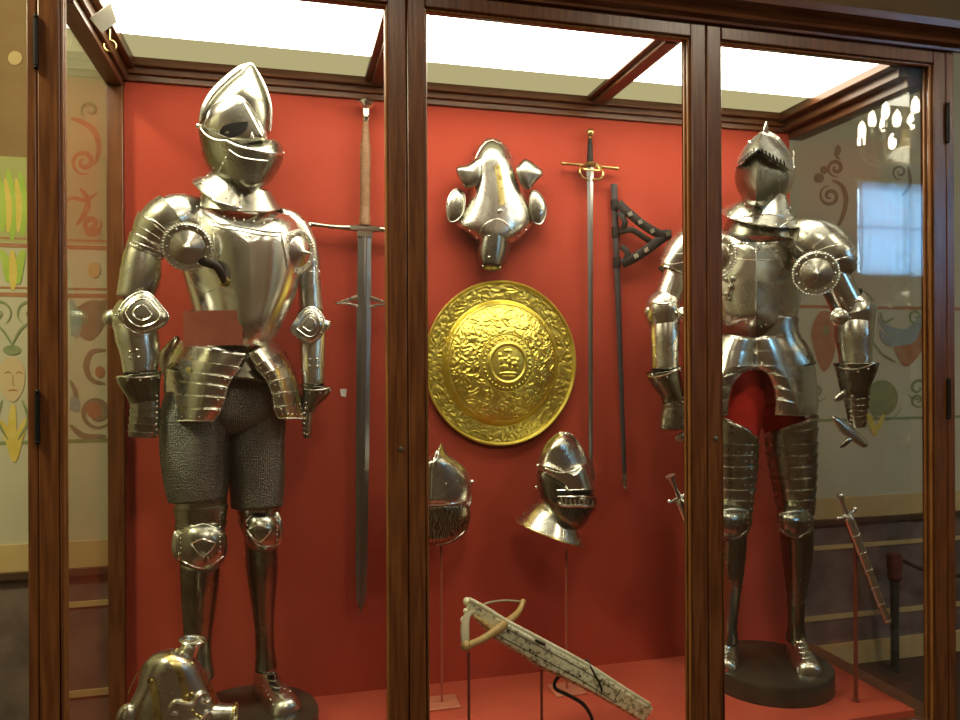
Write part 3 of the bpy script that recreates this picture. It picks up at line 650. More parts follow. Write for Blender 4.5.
    S = Surf([be]); b = NB(); tube(b, S.line([(228, 142), (240, 147), (258, 151), (270, 153), (282, 154)]), .0045, 8); tube(b, S.line([(229, 150), (240, 157), (255, 160), (268, 161)]), .0025, 8)
    tube(b, S.line([(199, 126), (206, 135), (216, 140), (228, 141)]), .003, 7); ball(b, P(198, 126, Y - .01), .008, 10); ball(b, P(283, 153, Y - .03), .005)
    rivets(b, S, [(226, 158), (223, 164), (221, 169), (214, 168), (219, 171), (259, 149)], .0033); build(b, 'bevor_edge', STEEL2, be)
    # --- arms
    def arm(side):
        if side == 0:
            d = -.05; pd = [(206, 211, 12, d + .03, .9), (190, 213, 19, d + .02, 1), (174, 219, 25, d, 1), (160, 230, 25, d, 1), (150, 243, 20, d, 1), (145, 252, 19, d, 1)]
            ua = [(145, 246, 16, d, 1), (142, 262, 18.5, d, 1), (140, 280, 19, d, 1), (134, 300, 17, d, 1)]
            eb = (112, 318, 9); wg = [(117, 313), (123, 303), (132, 295), (143, 291.5), (152, 295), (160, 304), (169, 316), (165, 325), (153, 331), (140, 334), (128, 329), (120, 320)]; wa = ((124, 314), (160, 318))
            fa = [(135, 318, 19, d, 1), (137, 334, 20.5, d - .01, 1), (140, 352, 18.5, d - .015, 1), (141, 374, 16, d - .02, 1)]
            cf = [(139, 374, 21.5, d - .02, .9), (140, 380, 20, d - .02, .9), (143, 392, 16, d - .02, .85), (145, 403, 13.5, d - .02, .8)]
            hd = [(145, 402, 13.5, d - .02, .8), (145, 415, 14, d - .025, .75), (144, 427, 14, d - .03, .7), (143, 437, 13.5, d - .03, .62)]
            rv = [(156.5, 396 + i * 5.6) for i in range(8)]; fo = [(130, 352), (137, 350), (130, 358), (139, 357)]; crim = [(119, 376), (128, 377.5), (140, 377.5), (151, 376.5), (159, 375)]
        else:
            d = .06; pd = [(278, 216, 8, d - .02, 1), (287, 219, 11, d, 1), (295, 228, 13.5, d, 1), (303, 243, 13, d, 1), (308, 259, 11.5, d, 1), (310, 273, 10.5, d, 1)]
            ua = [(309, 262, 10.5, d, 1), (309, 280, 11.5, d, 1), (310, 296, 11.5, d, 1), (311, 312, 12, d, 1)]
            eb = (325, 325, 6); wg = [(290, 331), (297, 318), (305, 309), (313, 307), (321, 313), (325, 322), (322, 335), (313, 343), (303, 341)]; wa = ((298, 330), (319, 324))
            fa = [(312, 326, 12.5, d, 1), (312, 342, 13, d, 1), (312, 360, 12.5, d - .005, 1), (313, 386, 11, d - .01, 1)]
            cf = [(316, 386, 16, d - .01, .9), (315, 391, 14, d - .01, .9), (310, 402, 9, d - .01, .9), (307, 414, 5.5, d - .01, 1)]
            hd = [(307, 412, 5.5, d - .01, 1.5), (307, 422, 5, d - .01, 1.8), (307, 430, 4.5, d - .01, 1.8), (307, 438, 4, d - .01, 1.6)]
            rv = [(304 + (3 - i) * .8 if i < 4 else 304, 403 + i * 5) for i in range(7)]; fo = [(310, 359), (317, 359), (310, 366), (317, 366)]; crim = [(302, 388), (310, 390), (320, 390), (330, 388)]
        b = NB(); loft(b, pd, Y, lames=5, step=.06); p = pt(b, 'pauldron', STEEL, solid=.002)
        S = Surf([p]); b = NB()
        if side == 0: tube(b, S.line([(127, 247), (136, 250), (148, 254), (160, 258)]), .004, 7); rivets(b, S, [(131, 244), (138, 246), (197, 207)], .004)
        else: tube(b, S.line([(300, 273), (310, 275), (319, 271)]), .004, 7); rivets(b, S, [(316, 267)], .004)
        build(b, 'pauldron_edge', STEEL2, p)
        b = NB()
        for q in ([[(137, 226), (146, 230), (160, 239)], [(133, 233), (143, 237), (161, 246)], [(129, 240), (140, 244), (161, 252)], [(143, 217), (153, 220), (166, 230)]] if side == 0 else [[(298, 222), (304, 226), (308, 234)], [(309, 248), (313, 250), (316, 254)], [(310, 258), (315, 260), (318, 262)]]): tube(b, S.line(q, 5, -.0006), .0021, 6)
        build(b, 'lame_edge', STEEL2, p)
        b = NB(); loft(b, ua, Y, lames=2, step=.03); pt(b, 'rerebrace', STEEL, solid=.002)
        b = NB(); puff(b, wg, wa, Y + d - .07 if side == 0 else Y + d - .045, .03, .035, pf=.7); ball(b, P(eb[0], eb[1], Y + d), eb[2] * MP(eb[0], Y), 16)
        loft(b, [(wa[0][0] + (14 if side == 0 else 10), eb[1] - 14, 17 if side == 0 else 12, d, 1), (wa[0][0] + (11 if side == 0 else 12), eb[1], 22 if side == 0 else 14.5, d, 1), (wa[0][0] + (13 if side == 0 else 12), eb[1] + 14, 19 if side == 0 else 13, d, 1)], Y)
        c = pt(b, 'couter', STEEL)
        S = Surf([c]); b = NB(); cu = (sum(q[0] for q in wg) / len(wg), sum(q[1] for q in wg) / len(wg))
        for f_, r_ in ((.97, .0035), (.66, .0025), (.36, .0025)):
            tube(b, S.line([(cu[0] + (x - cu[0]) * f_, cu[1] + (y - cu[1]) * f_) for x, y in wg] + [(cu[0] + (wg[0][0] - cu[0]) * f_, cu[1] + (wg[0][1] - cu[1]) * f_)], 4), r_, 6)
        rivets(b, S, [(eb[0] + (8 if side == 0 else -4), eb[1] - 8), (eb[0] + (8 if side == 0 else -4), eb[1] + 8), (eb[0] + 4, eb[1] - 3)], .004); build(b, 'couter_ridge', STEEL2, c)
        b = NB(); loft(b, fa, Y); v = pt(b, 'vambrace', STEEL, solid=.002)
        S = Surf([v]); b = NB(); rivets(b, S, fo, .0042); build(b, 'vambrace_rivet', STEEL2, v)
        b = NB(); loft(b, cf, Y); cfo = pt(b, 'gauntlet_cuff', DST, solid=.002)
        S = Surf([cfo]); b = NB(); tube(b, S.line(crim, 6, 0), .003, 7); rivets(b, S, [(x, y + 2.5) for x, y in crim], .0038); build(b, 'cuff_rim', STEEL, cfo)
        b = NB(); loft(b, hd, Y, lames=5, step=.09, caps=(False, True)); h = pt(b, 'gauntlet_hand', AGED)
        S = Surf([h, cfo]); b = NB(); rivets(b, S, rv, .005); build(b, 'knuckle_stud', STEEL2, h)
    arm(0); arm(1)
    b, c, ax = besagew(root, None, 187.5, 247, Y - .17, 25.5, 23.5, -.12); k = pt(b, 'besagew', STEEL)
    b, c, ax = besagew(root, None, 298, 252, Y - .075, 14.5, 21.5, .80); k = pt(b, 'besagew', STEEL)
    return root
suit_left()
Y2 = 2.34
def suit_right():
    Y = Y2; ctr = P(770, 690, Y); root = empty('suit_of_armor', (ctr.x, Y, CZ - 1.078), 'steel suit of armour over bright red breeches, closed comb-crested helmet, beside the clear end glass', 'suit of armour', 'standing suits of armour')
    ps = []
    def pt(b, name, mm=STEEL, label=None, **k):
        o = build(b, name, mm, root, label=label, **k); ps.append(o); return o
    zs = CZ - 1.078
    for side in (0, 1):
        if side == 0:
            cu = [(733, 421, 24, .0, .9, 0, .035), (732, 445, 25.5, 0, .9), (732, 470, 24.5, 0, .9), (732, 495, 21.5, 0, .95), (732, 514, 19, 0, 1)]
            gr = [(731, 526, 15, .0, 1), (731, 545, 15, .015, 1.15), (730, 570, 13.5, .02, 1.15), (729, 600, 10.5, .06, 1.1), (728, 625, 9, .09, 1.2), (728, 640, 10, .10, 1.4)]
            kn = [(713, 510), (722, 504), (740, 504), (751, 510), (752, 524), (745, 537), (732, 542), (718, 536), (712, 524)]; ka = (733, 522)
            fo = [(718, 634), (728, 628), (737, 632), (740, 646), (738, 660), (730, 670), (714, 672), (704, 668), (708, 652)]; fa = ((728, 638), (720, 664)); rvx = [(752 - .15 * i, 445 + i * 8) for i in range(9)]; top = [(716, 412), (729, 416), (744, 428), (757, 438)]
        else:
            cu = [(791, 424, 25, 0, .9, 0, -.035), (791, 445, 24.5, 0, .9), (793, 470, 22.5, 0, .9), (795, 495, 19.5, 0, .95), (796, 514, 17.5, 0, 1)]
            gr = [(796, 526, 16, .0, 1), (797, 545, 15.5, .015, 1.15), (797, 570, 13, .02, 1.15), (796, 600, 9, .03, 1.15), (796, 622, 8, .04, 1.2), (796, 638, 10, .045, 1.5)]
            kn = [(777, 512), (786, 506), (802, 506), (812, 512), (814, 524), (808, 535), (797, 541), (784, 535), (777, 524)]; ka = (796, 523)
            fo = [(790, 632), (799, 627), (806, 634), (813, 650), (822, 664), (826, 674), (812, 678), (796, 677), (787, 668), (784, 652)]; fa = ((798, 636), (808, 668)); rvx = [(771 + .75 * i, 445 + i * 7) for i in range(10)]; top = [(764, 438), (774, 430), (790, 420), (806, 416)]
        b = NB(); loft(b, cu, Y, lames=9, step=.055, sub=9); c = pt(b, 'cuisse', AGED, solid=.002)
        S = Surf([c]); b = NB(); rivets(b, S, rvx, .0036); rivets(b, S, [(x + (6 if side else -6), y) for x, y in rvx[:6]], .0025); tube(b, S.line(top, 6), .003, 7); build(b, 'cuisse_rivet', STEEL2, c)
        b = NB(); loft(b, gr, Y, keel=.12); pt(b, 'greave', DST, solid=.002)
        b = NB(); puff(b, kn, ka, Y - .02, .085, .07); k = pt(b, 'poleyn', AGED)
        S = Surf([k]); b = NB(); tube(b, S.line([(kn[0][0] + 2, kn[0][1] + 2), (ka[0], kn[0][1] - 1), (kn[3][0] - 2, kn[3][1] + 2)]), .003, 7); tube(b, S.line([(kn[8][0] + 2, kn[8][1] + 4), (ka[0], kn[6][1] - 3), (kn[4][0] - 2, kn[4][1] + 4)]), .003, 7)
        rivets(b, S, [(kn[0][0] + 3, kn[0][1] + 3 + i * 5) for i in range(4)] + [(kn[3][0] - 3, kn[3][1] + 3 + i * 5) for i in range(4)], .0034); build(b, 'poleyn_trim', STEEL, k)
        b = NB(); foot(b, *(((729, 653), (722, 671)) if side == 0 else ((795, 654), (811, 676))), .045, .10, zs + .0008); f = pt(b, 'sabaton', STEEL)
        S = Surf([f]); b = NB()
        for i in range(5):
            t = .1 + i * .17; cx = fa[0][0] + (fa[1][0] - fa[0][0]) * t; cy = fa[0][1] + (fa[1][1] - fa[0][1]) * t
            tube(b, S.line([(cx - 9, cy), (cx, cy + 3), (cx + 9, cy)]), .002, 6)
        build(b, 'sabaton_lame_edge', STEEL2, f)
    # breeches
    b = NB(); loft(b, [(756, 345, 38, .02, .55), (756, 375, 42, .015, .6), (757, 402, 40, .015, .55)], Y, caps=(True, True))
    loft(b, [(745, 372, 21, .0, .95), (742, 400, 23, -.005, .95), (737, 428, 22, -.005, .95), (734, 450, 18, 0, .9)], Y, caps=(True, True)); loft(b, [(772, 372, 21, .0, .95), (776, 400, 23, -.01, .95), (785, 426, 20, .015, .9), (790, 446, 16, .015, .8)], Y, caps=(True, True))
    pt(b, 'breeches', REDVEL, 'bright red cloth breeches')
    # torso
    b = NB(); puff(b, [(722, 232), (756, 236), (786, 234), (795, 256), (802, 280), (800, 305), (792, 328), (776, 342), (754, 347), (734, 342), (718, 328), (710, 305), (708, 280), (714, 256)], ((756, 250), (755.5, 314)), Y, .17, .12, R=14, pf=.85, keel=.45); br = pt(b, 'breastplate', STEEL, ang=17)
    S = Surf([br]); b = NB(); tube(b, S.line([(728, 243), (742, 243.5), (756, 244), (772, 243), (788, 240)], 6, .001), .0045, 8)
    tube(b, S.line([(724, 258), (740, 259), (756, 260), (772, 260), (786, 260)], 6, 0), .0015, 6); tube(b, S.line([(756.3, 246), (756.2, 280), (755.8, 312), (755, 335)], 6, 0), .0022, 6)
    rivets(b, S, [(756, 243), (756, 252), (761, 326), (734, 274)], .0035)
    p, n = S(730, 290, .006); build(b, 'breastplate_trim', STEEL2, br)
    b = NB()
    for (u, v) in ((727, 280), (731, 287), (727, 294), (733, 279), (729, 299)): ball(b, S(u, v, .006)[0], .009, 8)
    tube(b, [S(729, 278, .012)[0], S(733, 286, .018)[0], S(728, 300, .01)[0]], .004, 8); build(b, 'lance_rest', AGED, br)
    b = NB(); loft(b, [(756, 318, 40, .0, .72), (756, 334, 40, .0, .74), (757, 350, 48, 0.01, .68), (758, 366, 54, 0.015, .6)], Y); f = pt(b, 'fauld', AGED, solid=.002)
    rr = [(755, 338, 797, 331, -.125, -.125, -.02), (755, 352, 809, 350, -.13, -.14, -.03), (755, 366, 815, 368, -.135, -.15, -.04), (768, 374, 817, 384, -.14, -.155, -.04), (774, 388, 818, 397, -.14, -.155, -.04), (776, 400, 818, 408, -.14, -.155, -.04), (775, 415, 815, 417, -.135, -.155, -.04)]
    rl = [(712, 333, 756, 338, .0, -.125, -.125), (704, 350, 756, 352, -.02, -.14, -.13), (698, 368, 756, 366, -.02, -.155, -.135), (696, 384, 742, 373, -.02, -.155, -.14), (695, 397, 732, 386, -.02, -.155, -.14), (695, 408, 729, 400, -.02, -.155, -.14), (698, 417, 728, 415, -.02, -.155, -.135)]
    for rows, sg in ((rl, 0), (rr, 1)):
        b = NB(); sheet(b, rows, Y, step=.010); t = pt(b, 'tasset', STEEL2, solid=.002)
        S = Surf([t]); b = NB(); bot = rows[-1]
        e = [(bot[0] + 1, bot[1] - 1), ((bot[0] + bot[2]) / 2, (bot[1] + bot[3]) / 2 - 1), (bot[2] - 1, bot[3] - 1)]; inn = [(r[2] - 1, r[3]) for r in rows[2:]] if sg == 0 else [(r[0] + 1, r[1]) for r in rows[2:]]
        tube(b, S.line(e), .003, 7); tube(b, S.line(inn), .0035, 7)
        bl = NB()
        for r in rows[1:-1]: tube(bl, S.line([(r[0] + (r[2] - r[0]) * q / 6 + (1 if q == 0 else -1 if q == 6 else 0), r[1] + (r[3] - r[1]) * q / 6) for q in range(7)], 3, -.0008), .0021, 6)
        build(bl, 'lame_edge', STEEL2, t)
        rivets(b, S, [((x - 6) if sg == 0 else (x + 6), y - 3) for x, y in inn] + ([(790, 345), (800, 352), (806, 368), (803, 356), (796, 374)] if sg else [(724, 345), (724, 360)]) + ([(788 + 2 * i, 360 + 12 * i) for i in range(5)] if sg else []), .0034); build(b, 'tasset_edge', STEEL2, t)
    # gorget + helmet
    b = NB(); loft(b, [(764, 197, 22, 0, .95, 0), (763, 204, 25, 0, 1, .015), (761.5, 211, 33, 0, 1, .04), (760, 217, 40, 0, .98, .075)], Y, keel=.03); g = pt(b, 'gorget', STEEL, solid=.002)
    b = NB(); loft(b, [(760, 216, 28, .01, .9), (758, 230, 33, .01, .9), (757, 242, 36, .01, .85)], Y); pt(b, 'neck_plate', DST, solid=.002)
    S = Surf([g]); b = NB(); rivets(b, S, [(725, 217), (733, 224), (742, 229), (752, 231), (764, 229), (776, 225), (787, 220), (796, 214), (731, 213), (738, 207), (745, 204), (790, 208)], .0036); tube(b, S.line([(721, 218), (735, 229), (752, 234), (775, 229), (798, 216)], 6), .003, 7); build(b, 'gorget_rivet', STEEL2, g)
    b = NB(); puff(b, [(736, 172), (738, 158), (747, 144), (757, 135), (768, 131), (780, 138), (790, 153), (794, 168), (793, 184), (783, 199), (766, 207), (748, 202), (739, 190)], ((766, 146), (766, 175)), Y + .01, .10, .12, R=11); sk = pt(b, 'helmet_skull', STEEL)
    b = NB(); puff(b, [(736, 168), (744, 160), (757, 153), (772, 160), (790, 171), (789, 186), (780, 199), (766, 208), (754, 209), (742, 198), (735, 183)], ((757, 157), (756, 201)), Y - .01, .15, .05, R=10, pf=.75, keel=.5); fa = pt(b, 'face_plate', DST, ang=17)
    b = NB(); puff(b, [(735, 168), (739, 157), (747, 145), (755, 137), (763, 131), (773, 135), (784, 147), (791, 160), (792, 171), (776, 164), (757.5, 152.5), (746, 160)], ((758, 149), (763, 134)), Y - .03, .155, .05, R=10, pf=.8, keel=.5); vi = pt(b, 'visor', STEEL2, ang=17)
    S = Surf([vi]); b = NB()
    for (a, c) in [((762 + i * 3.6, 148.5 + i * 2.1), (763 + i * 3.6, 153.5 + i * 2.1)) for i in range(7)] + [((754 - i * 2.8, 149 + i * 2.3), (754 - i * 2.9, 152.5 + i * 2.3)) for i in range(6)]:
        L = S.line([a, c], 3, .0008)
        if len(L) > 1: tube(b, L, .0024, 6)
    build(b, 'visor_slot', DARK, vi, label='row of dark slots in the visor')
    b = NB(); tube(b, S.line([(736, 167), (746, 159.5), (757.5, 152.5)], 6, .001), .0035, 7); tube(b, S.line([(758, 152.5), (776, 164), (790, 170)], 6, .001), .0035, 7); ball(b, P(736.5, 167, Y - .04), .005); ball(b, P(794, 168, Y + .01), .006); ball(b, P(749, 142, Y - .05), .005); ball(b, P(778, 139, Y - .03), .006); build(b, 'visor_edge', STEEL2, vi)
    b = NB(); pts = [(757, 152), (759, 143), (762, 132), (766, 121.5), (769, 128), (772, 138), (770, 148), (764, 153)]
    puff(b, [(757, 154), (759, 143), (762, 131), (766, 121), (768, 128), (769, 140), (766, 150)], ((763, 132), (762, 146)), Y - .09, .05, .17, pf=.8, R=8); pt(b, 'helmet_comb', STEEL2)
    # arms
    def arm(side):
        if side == 1:
            d = -.135; pd = [(790, 236, 14, d + .10, 1), (804, 239, 21, d + .06, 1), (820, 246, 25, d + .03, 1), (834, 258, 22, d, 1), (843, 270, 18, d, 1)]
            ua = [(832, 272, 15, d, 1), (838, 286, 15.5, d, 1), (845, 300, 16, d, 1), (850, 310, 17, d, 1)]
            el = [(847, 298, 16, d, 1), (853, 308, 20, d, 1.05), (854, 317, 19.5, d, 1), (854, 326, 18, d, 1)]; tip = (871, 309, 6)
            fa = [(854, 320, 18, d, 1), (854, 335, 18, d - .01, 1), (855, 350, 16, d - .015, 1), (856, 366, 15, d - .02, 1)]
            cf = [(856, 363, 21, d - .02, .9), (856, 370, 19, d - .02, .9), (855, 384, 15, d - .02, .85), (856, 396, 12.5, d - .02, .85)]
            hd = [(856, 393, 12.5, d - .02, .85), (857, 405, 11, d - .02, .8), (857, 416, 9, d - .02, .8), (858, 427, 7.5, d - .02, .8)]
            disc = (839, 317, 8); rv = [(852.5 - i * .3, 396 + i * 4) for i in range(8)]; crim = [(836, 367), (846, 369), (858, 369), (868, 366), (876, 362)]
        else:
            d = .06; pd = [(715, 238, 14, d - .05, 1), (702, 241, 20, d, 1), (688, 250, 21, d, 1), (677, 262, 17, d, 1), (671, 273, 14, d, 1)]
            ua = [(678, 268, 13, d, 1), (674, 282, 13.5, d, 1), (669, 296, 13.5, d, 1), (666, 306, 14, d, 1)]
            el = [(668, 298, 14, d, 1), (664, 307, 18, d, 1.05), (664, 316, 18, d, 1), (665, 326, 15, d, 1)]; tip = (650, 311, 6)
            fa = [(665, 320, 15, d, 1), (665, 335, 15, d - .01, 1), (665, 350, 14, d - .015, 1), (665, 370, 13.5, d - .02, 1)]
            cf = [(664, 370, 18, d - .02, .9), (666, 378, 16, d - .02, .9), (672, 392, 12.5, d - .02, .9), (674, 402, 11.5, d - .02, .9)]
            hd = [(674, 400, 11.5, d - .02, .9), (674, 410, 12, d - .02, .85), (673, 420, 12.5, d - .025, .8), (673, 430, 12.5, d - .03, .75)]
            disc = (684, 314, 7); rv = [(683, 398 + i * 4.5) for i in range(7)]; crim = [(647, 376), (655, 377), (667, 374), (680, 368)]
        b = NB(); loft(b, pd, Y, lames=3, step=.04); p = pt(b, 'pauldron', STEEL, solid=.002); S = Surf([p]); b = NB()
        if side: tube(b, S.line([(789, 224), (786, 240), (789, 262)]), .004, 7); tube(b, S.line([(802, 222), (797, 240), (793, 255)]), .002, 6); tube(b, S.line([(838, 276), (848, 275), (859, 270)]), .0045, 7); rivets(b, S, [(792 - .4 * i, 226 + 6 * i) for i in range(6)], .0032)
        else: tube(b, S.line([(658, 270), (664, 275), (674, 277), (684, 276)]), .0045, 7)
        build(b, 'pauldron_edge', STEEL2, p)
        b = NB()
        for q in ([[(802, 258), (812, 248), (826, 236)], [(815, 252), (830, 246), (846, 244)], [(832, 262), (842, 258), (853, 256)]] if side else [[(662, 262), (672, 264), (684, 262)], [(667, 252), (678, 254), (686, 252)]]): tube(b, S.line(q, 5, -.0006), .002, 6)
        build(b, 'lame_edge', STEEL2, p)
        b = NB(); loft(b, ua, Y); pt(b, 'rerebrace', STEEL2, solid=.002)
        b = NB(); loft(b, el, Y); ball(b, P(tip[0], tip[1], Y + d), tip[2] * MP(tip[0], Y), 14); c = pt(b, 'couter', STEEL)
        S = Surf([c]); b = NB(); tube(b, S.line([(el[0][0] - 15, 303), (el[1][0], 301), (el[0][0] + 17, 301)] if side else [(651, 303), (664, 304), (681, 300)]), .003, 7); rivets(b, S, [(el[2][0] - (3 if side else -12), 303 + i * 5) for i in range(5)], .0036); build(b, 'couter_trim', STEEL2, c)
        cc = P(disc[0], disc[1], Y + d - .07); ax = (CAM - cc).normalized(); Rr = disc[2] * MP(disc[0], Y); b = NB(); lathe(b, cc, ax, [(Rr, -.012), (Rr, 0), (Rr * .85, .004), (Rr * .55, .006), (Rr * .5, .012), (0, .02)], 24); build(b, 'couter_disc', STEEL2, c)
        b = NB(); loft(b, fa, Y); v = pt(b, 'vambrace', STEEL, solid=.002); S = Surf([v]); b = NB(); rivets(b, S, [(fa[1][0] - 11, 346), (fa[2][0] - 9, 356)], .0035); build(b, 'vambrace_rivet', STEEL2, v)
        b = NB(); loft(b, cf, Y); g_ = pt(b, 'gauntlet_cuff', DST, solid=.002); S = Surf([g_]); b = NB(); tube(b, S.line(crim, 6), .0032, 7); rivets(b, S, [(x, y + 3) for x, y in crim], .0036); build(b, 'cuff_rim', STEEL2, g_)
        b = NB(); loft(b, hd, Y, lames=6, step=.09, caps=(False, True)); h = pt(b, 'gauntlet_hand', AGED); S = Surf([h, g_]); b = NB(); rivets(b, S, rv, .0045); build(b, 'knuckle_stud', STEEL2, h)
        if side:
            b = NB(); puff(b, [(831, 416), (840, 418), (852, 426), (866, 439), (868, 446), (862, 447), (848, 438), (838, 429)], ((838, 421), (862, 442)), Y + d - .03, .015, .015); build(b, 'finger_plate', STEEL2, h)
            b = NB(); puff(b, [(850, 436), (856, 437), (846, 446), (840, 448), (842, 442)], (848, 441), Y + d - .03, .012, .012); build(b, 'finger_plate', AGED, h)
            b = NB(); puff(b, [(834, 399), (838, 393), (846, 389), (847, 394), (842, 400), (836, 402)], (841, 395), Y + d - .05, .015, .015); build(b, 'thumb_plate', STEEL2, h)
        else:
            b = NB(); puff(b, [(675, 438), (680, 433), (692, 430), (696, 436), (688, 440), (679, 442)], (684, 436), Y + d - .03, .015, .015); build(b, 'finger_plate', STEEL, h)
    arm(0); arm(1)
    b, c, ax = besagew(root, None, 816, 273.5, Y - .21, 22, 21.5, .1); pt(b, 'besagew', STEEL)
    b, c, ax = besagew(root, None, 716, 256, Y - .11, 14, 21.5, -.5); pt(b, 'besagew', STEEL)
    return root
suit_right()
# pedestals
def pedestal(x, y, r, lab):
    b = NB(); lathe(b, (x, y, ZF + .0006), (0, 0, 1), [(r, .0), (r, .058), (r - .004, .068), (r - .012, .0714)], 64); build(b, 'pedestal', PED, loc=(x, y, ZF), label=lab, cat='pedestal', group='round armour pedestals')
p2 = P(769, 690, 2.375); pedestal(p2.x, 2.375, .215, 'round dark wooden pedestal under the suit with red breeches')
p1 = P(236, 700, 2.40); pedestal(p1.x + .03, 2.435, .215, 'round dark wooden pedestal under the suit with the mail skirt')
# ================================================================== things on the red back
# chanfron
Yw = Yb
def chan_wall():
    Y = Yw - .03; c = P(494, 205, Yw); root = empty('chanfron', (c.x, Yw, c.z), 'steel horse head armour with flared ear and eye flanges hung above the gold shield', 'horse armour', 'steel horse head armours')
    b = NB(); puff(b, [(472, 160), (480, 143), (491, 137.5), (503, 142), (512, 156), (518, 175), (526, 196), (533, 222), (521, 238), (511, 244), (494, 248), (478, 242), (467, 233), (456, 225), (464, 210), (471, 192), (473, 176)], ((494, 160), (495, 232)), Y, .085, .02, R=11); bo = build(b, 'forehead_plate', STEEL, root)
    b = NB(); puff(b, [(479, 235), (484, 224), (497, 218), (508, 224), (511, 238), (509, 255), (503, 268), (491, 271.5), (480, 267), (476, 254)], ((495, 228), (491, 262)), Y - .02, .065, .04, R=9); no = build(b, 'nose_plate', DST, root)
    for pts, ap in (([(456, 168), (468, 164), (481, 156.5), (484, 172), (479, 183), (467, 188), (460, 180)], (474, 172)), ([(516, 170), (520, 163), (527, 159), (543, 172), (536, 182), (528, 190), (520, 183)], (526, 172))):
        b = NB(); puff(b, pts, ap, Y - .05, .03, .03, pf=.7); build(b, 'ear_guard', AGED, root)
    for pts, ap in (([(446, 205), (450, 193), (458, 188), (465, 195), (464, 212), (456, 222), (448, 221)], (456, 205)), ([(531, 190), (539, 192), (546, 204), (546, 216), (541, 225), (533, 222), (529, 205)], (538, 207))):
        b = NB(); puff(b, pts, ap, Y - .025, .025, .02, pf=.7); e = build(b, 'eye_guard', AGED, root)
        S = Surf([e]); b = NB(); cx, cy = ap; tube(b, S.line([(cx + (x - cx) * .93, cy + (y - cy) * .93) for x, y in pts + pts[:1]], 4), .0028, 6); build(b, 'rolled_edge', STEEL, e)
    S = Surf([bo, no]); b = NB(); rivets(b, S, [(477, 238), (489, 236), (499, 211), (485, 142), (493, 140), (501, 143), (519, 236), (526, 230), (489, 257), (483, 266), (491, 269), (500, 267), (462, 222), (470, 231)], .0034)
    p, n = S(500, 211, .006); ball(b, p, .007, 8)
    tube(b, S.line([(479, 236), (484, 225), (497, 219), (508, 225), (511, 238)], 6), .0025, 6); tube(b, S.line([(475, 160), (482, 146), (491, 140), (502, 145), (511, 158)]), .0025, 6); build(b, 'rivet', STEEL2, bo)
    b = NB(); band(b, S, [(497, 165), (500, 185), (502, 205)], 6, Y); build(b, 'gilt_band', GILT, bo, label='gilt centre band')
chan_wall()
# gold shield
def shield():
    c = P(501, 363, Yw - .004); R = .3; sx = .955; root = empty('round_shield', (c.x, Yw, c.z), 'round gold shield embossed all over with figures, hung in the middle of the red back', 'shield')
    b = NB(); NR, NA = 150, 420; rings = []
    def prof(r):
        if r > .965: return .006 + .006 * math.sin(PI * min(1, (r - .965) / .035))
        if r > .76: return .006
        if r > .73: return .006 + (.76 - r) / .03 * .014
        return .02 + .075 * (1 - (r / .73) ** 2) ** .85
    def relief(x, z, r):
        k = 1.0; P_ = Vector((x * 62, 3.1, z * 62)); q = Vector((x * 34 + 7, 1.7, z * 34))
        w_ = P_ + Vector((noise.noise(q), 0, noise.noise(q + Vector((5, 9, 2))))) * 1.3
        h = .7 - abs(noise.noise(w_)) * 1.8 + .4 * noise.noise(w_ * 2.1)
        h = max(-.3, min(.8, h))
        if r > .965 or .735 < r <= .765: k = 0
        elif r > .765: k = .55 * min(1, (r - .765) / .02, (.965 - r) / .02)
        elif r > .68: k = .25
        elif r > .34: k = 1.0 * min(1, (r - .34) / .03, (.69 - r) / .03)
        elif r > .25: k = .3
        elif r > .21: return .006 * math.sin(PI * (r - .21) / .04)
        else: return 0
        return .0055 * k * h
    def medal(x, z):
        h = 0
        for (cx, cz, rx, rz, a) in ((-.027, .006, .010, .017, .006), (-.020, -.014, .013, .012, .006), (-.030, .028, .007, .008, .006), (.002, .004, .008, .012, .005), (.003, .022, .006, .007, .005), (-.010, .016, .010, .004, .004), (.020, .016, .011, .004, .004), (.026, -.004, .014, .010, .006), (.036, .010, .006, .009, .006), (.016, -.018, .005, .010, .004), (.034, -.020, .004, .009, .004), (-.004, -.016, .006, .010, .004), (0, -.036, .036, .005, .004), (-.012, -.046, .012, .003, .003), (.014, -.047, .014, .003, .003), (.0, .044, .016, .005, .003)):
            d = ((x - cx) / rx) ** 2 + ((z - cz) / rz) ** 2
            h = max(h, a * max(0, 1 - d) ** .5)
        return h
    for i in range(NR + 1):
        r = 1 - i / NR; row = []
        for j in range(NA):
            a = 2 * PI * j / NA; x, z = R * r * math.cos(a), R * r * math.sin(a); hh = prof(r) + relief(x, z, r) + (medal(x, z) if r < .21 else 0)
            row.append((c.x + x * sx, Yw - .004 - hh, c.z + z))
        rings.append(row)
    back = [[(c.x + R * rr * math.cos(2 * PI * j / NA) * sx, Yw - yy, c.z + R * rr * math.sin(2 * PI * j / NA)) for j in range(NA)] for rr, yy in ((.7, .001), (.985, .001))]
    rings_to_faces(b, back + rings, True, (True, False)); s = build(b, 'shield_body', GOLD, root, ang=70, weld=False)
    b = NB()
    for rr, n, rad in ((.985, 0, .004), (.345, 0, .0022), (.7, 0, .0022)):
        tube(b, [(c.x + R * rr * math.cos(a) * sx, Yw - .004 - prof(rr) - .001, c.z + R * rr * math.sin(a)) for a in [2 * PI * i / 120 for i in range(121)]], rad, 7, caps=False)
    build(b, 'rim_roll', GOLD, root)
    b = NB()
    for i in range(36):
        a = 2 * PI * i / 36; ball(b, Vector((c.x + R * .295 * math.cos(a) * sx, Yw - .004 - prof(.295) - .001, c.z + R * .295 * math.sin(a))), .0045, 7)
    build(b, 'boss_bead', GOLD, s)
shield()
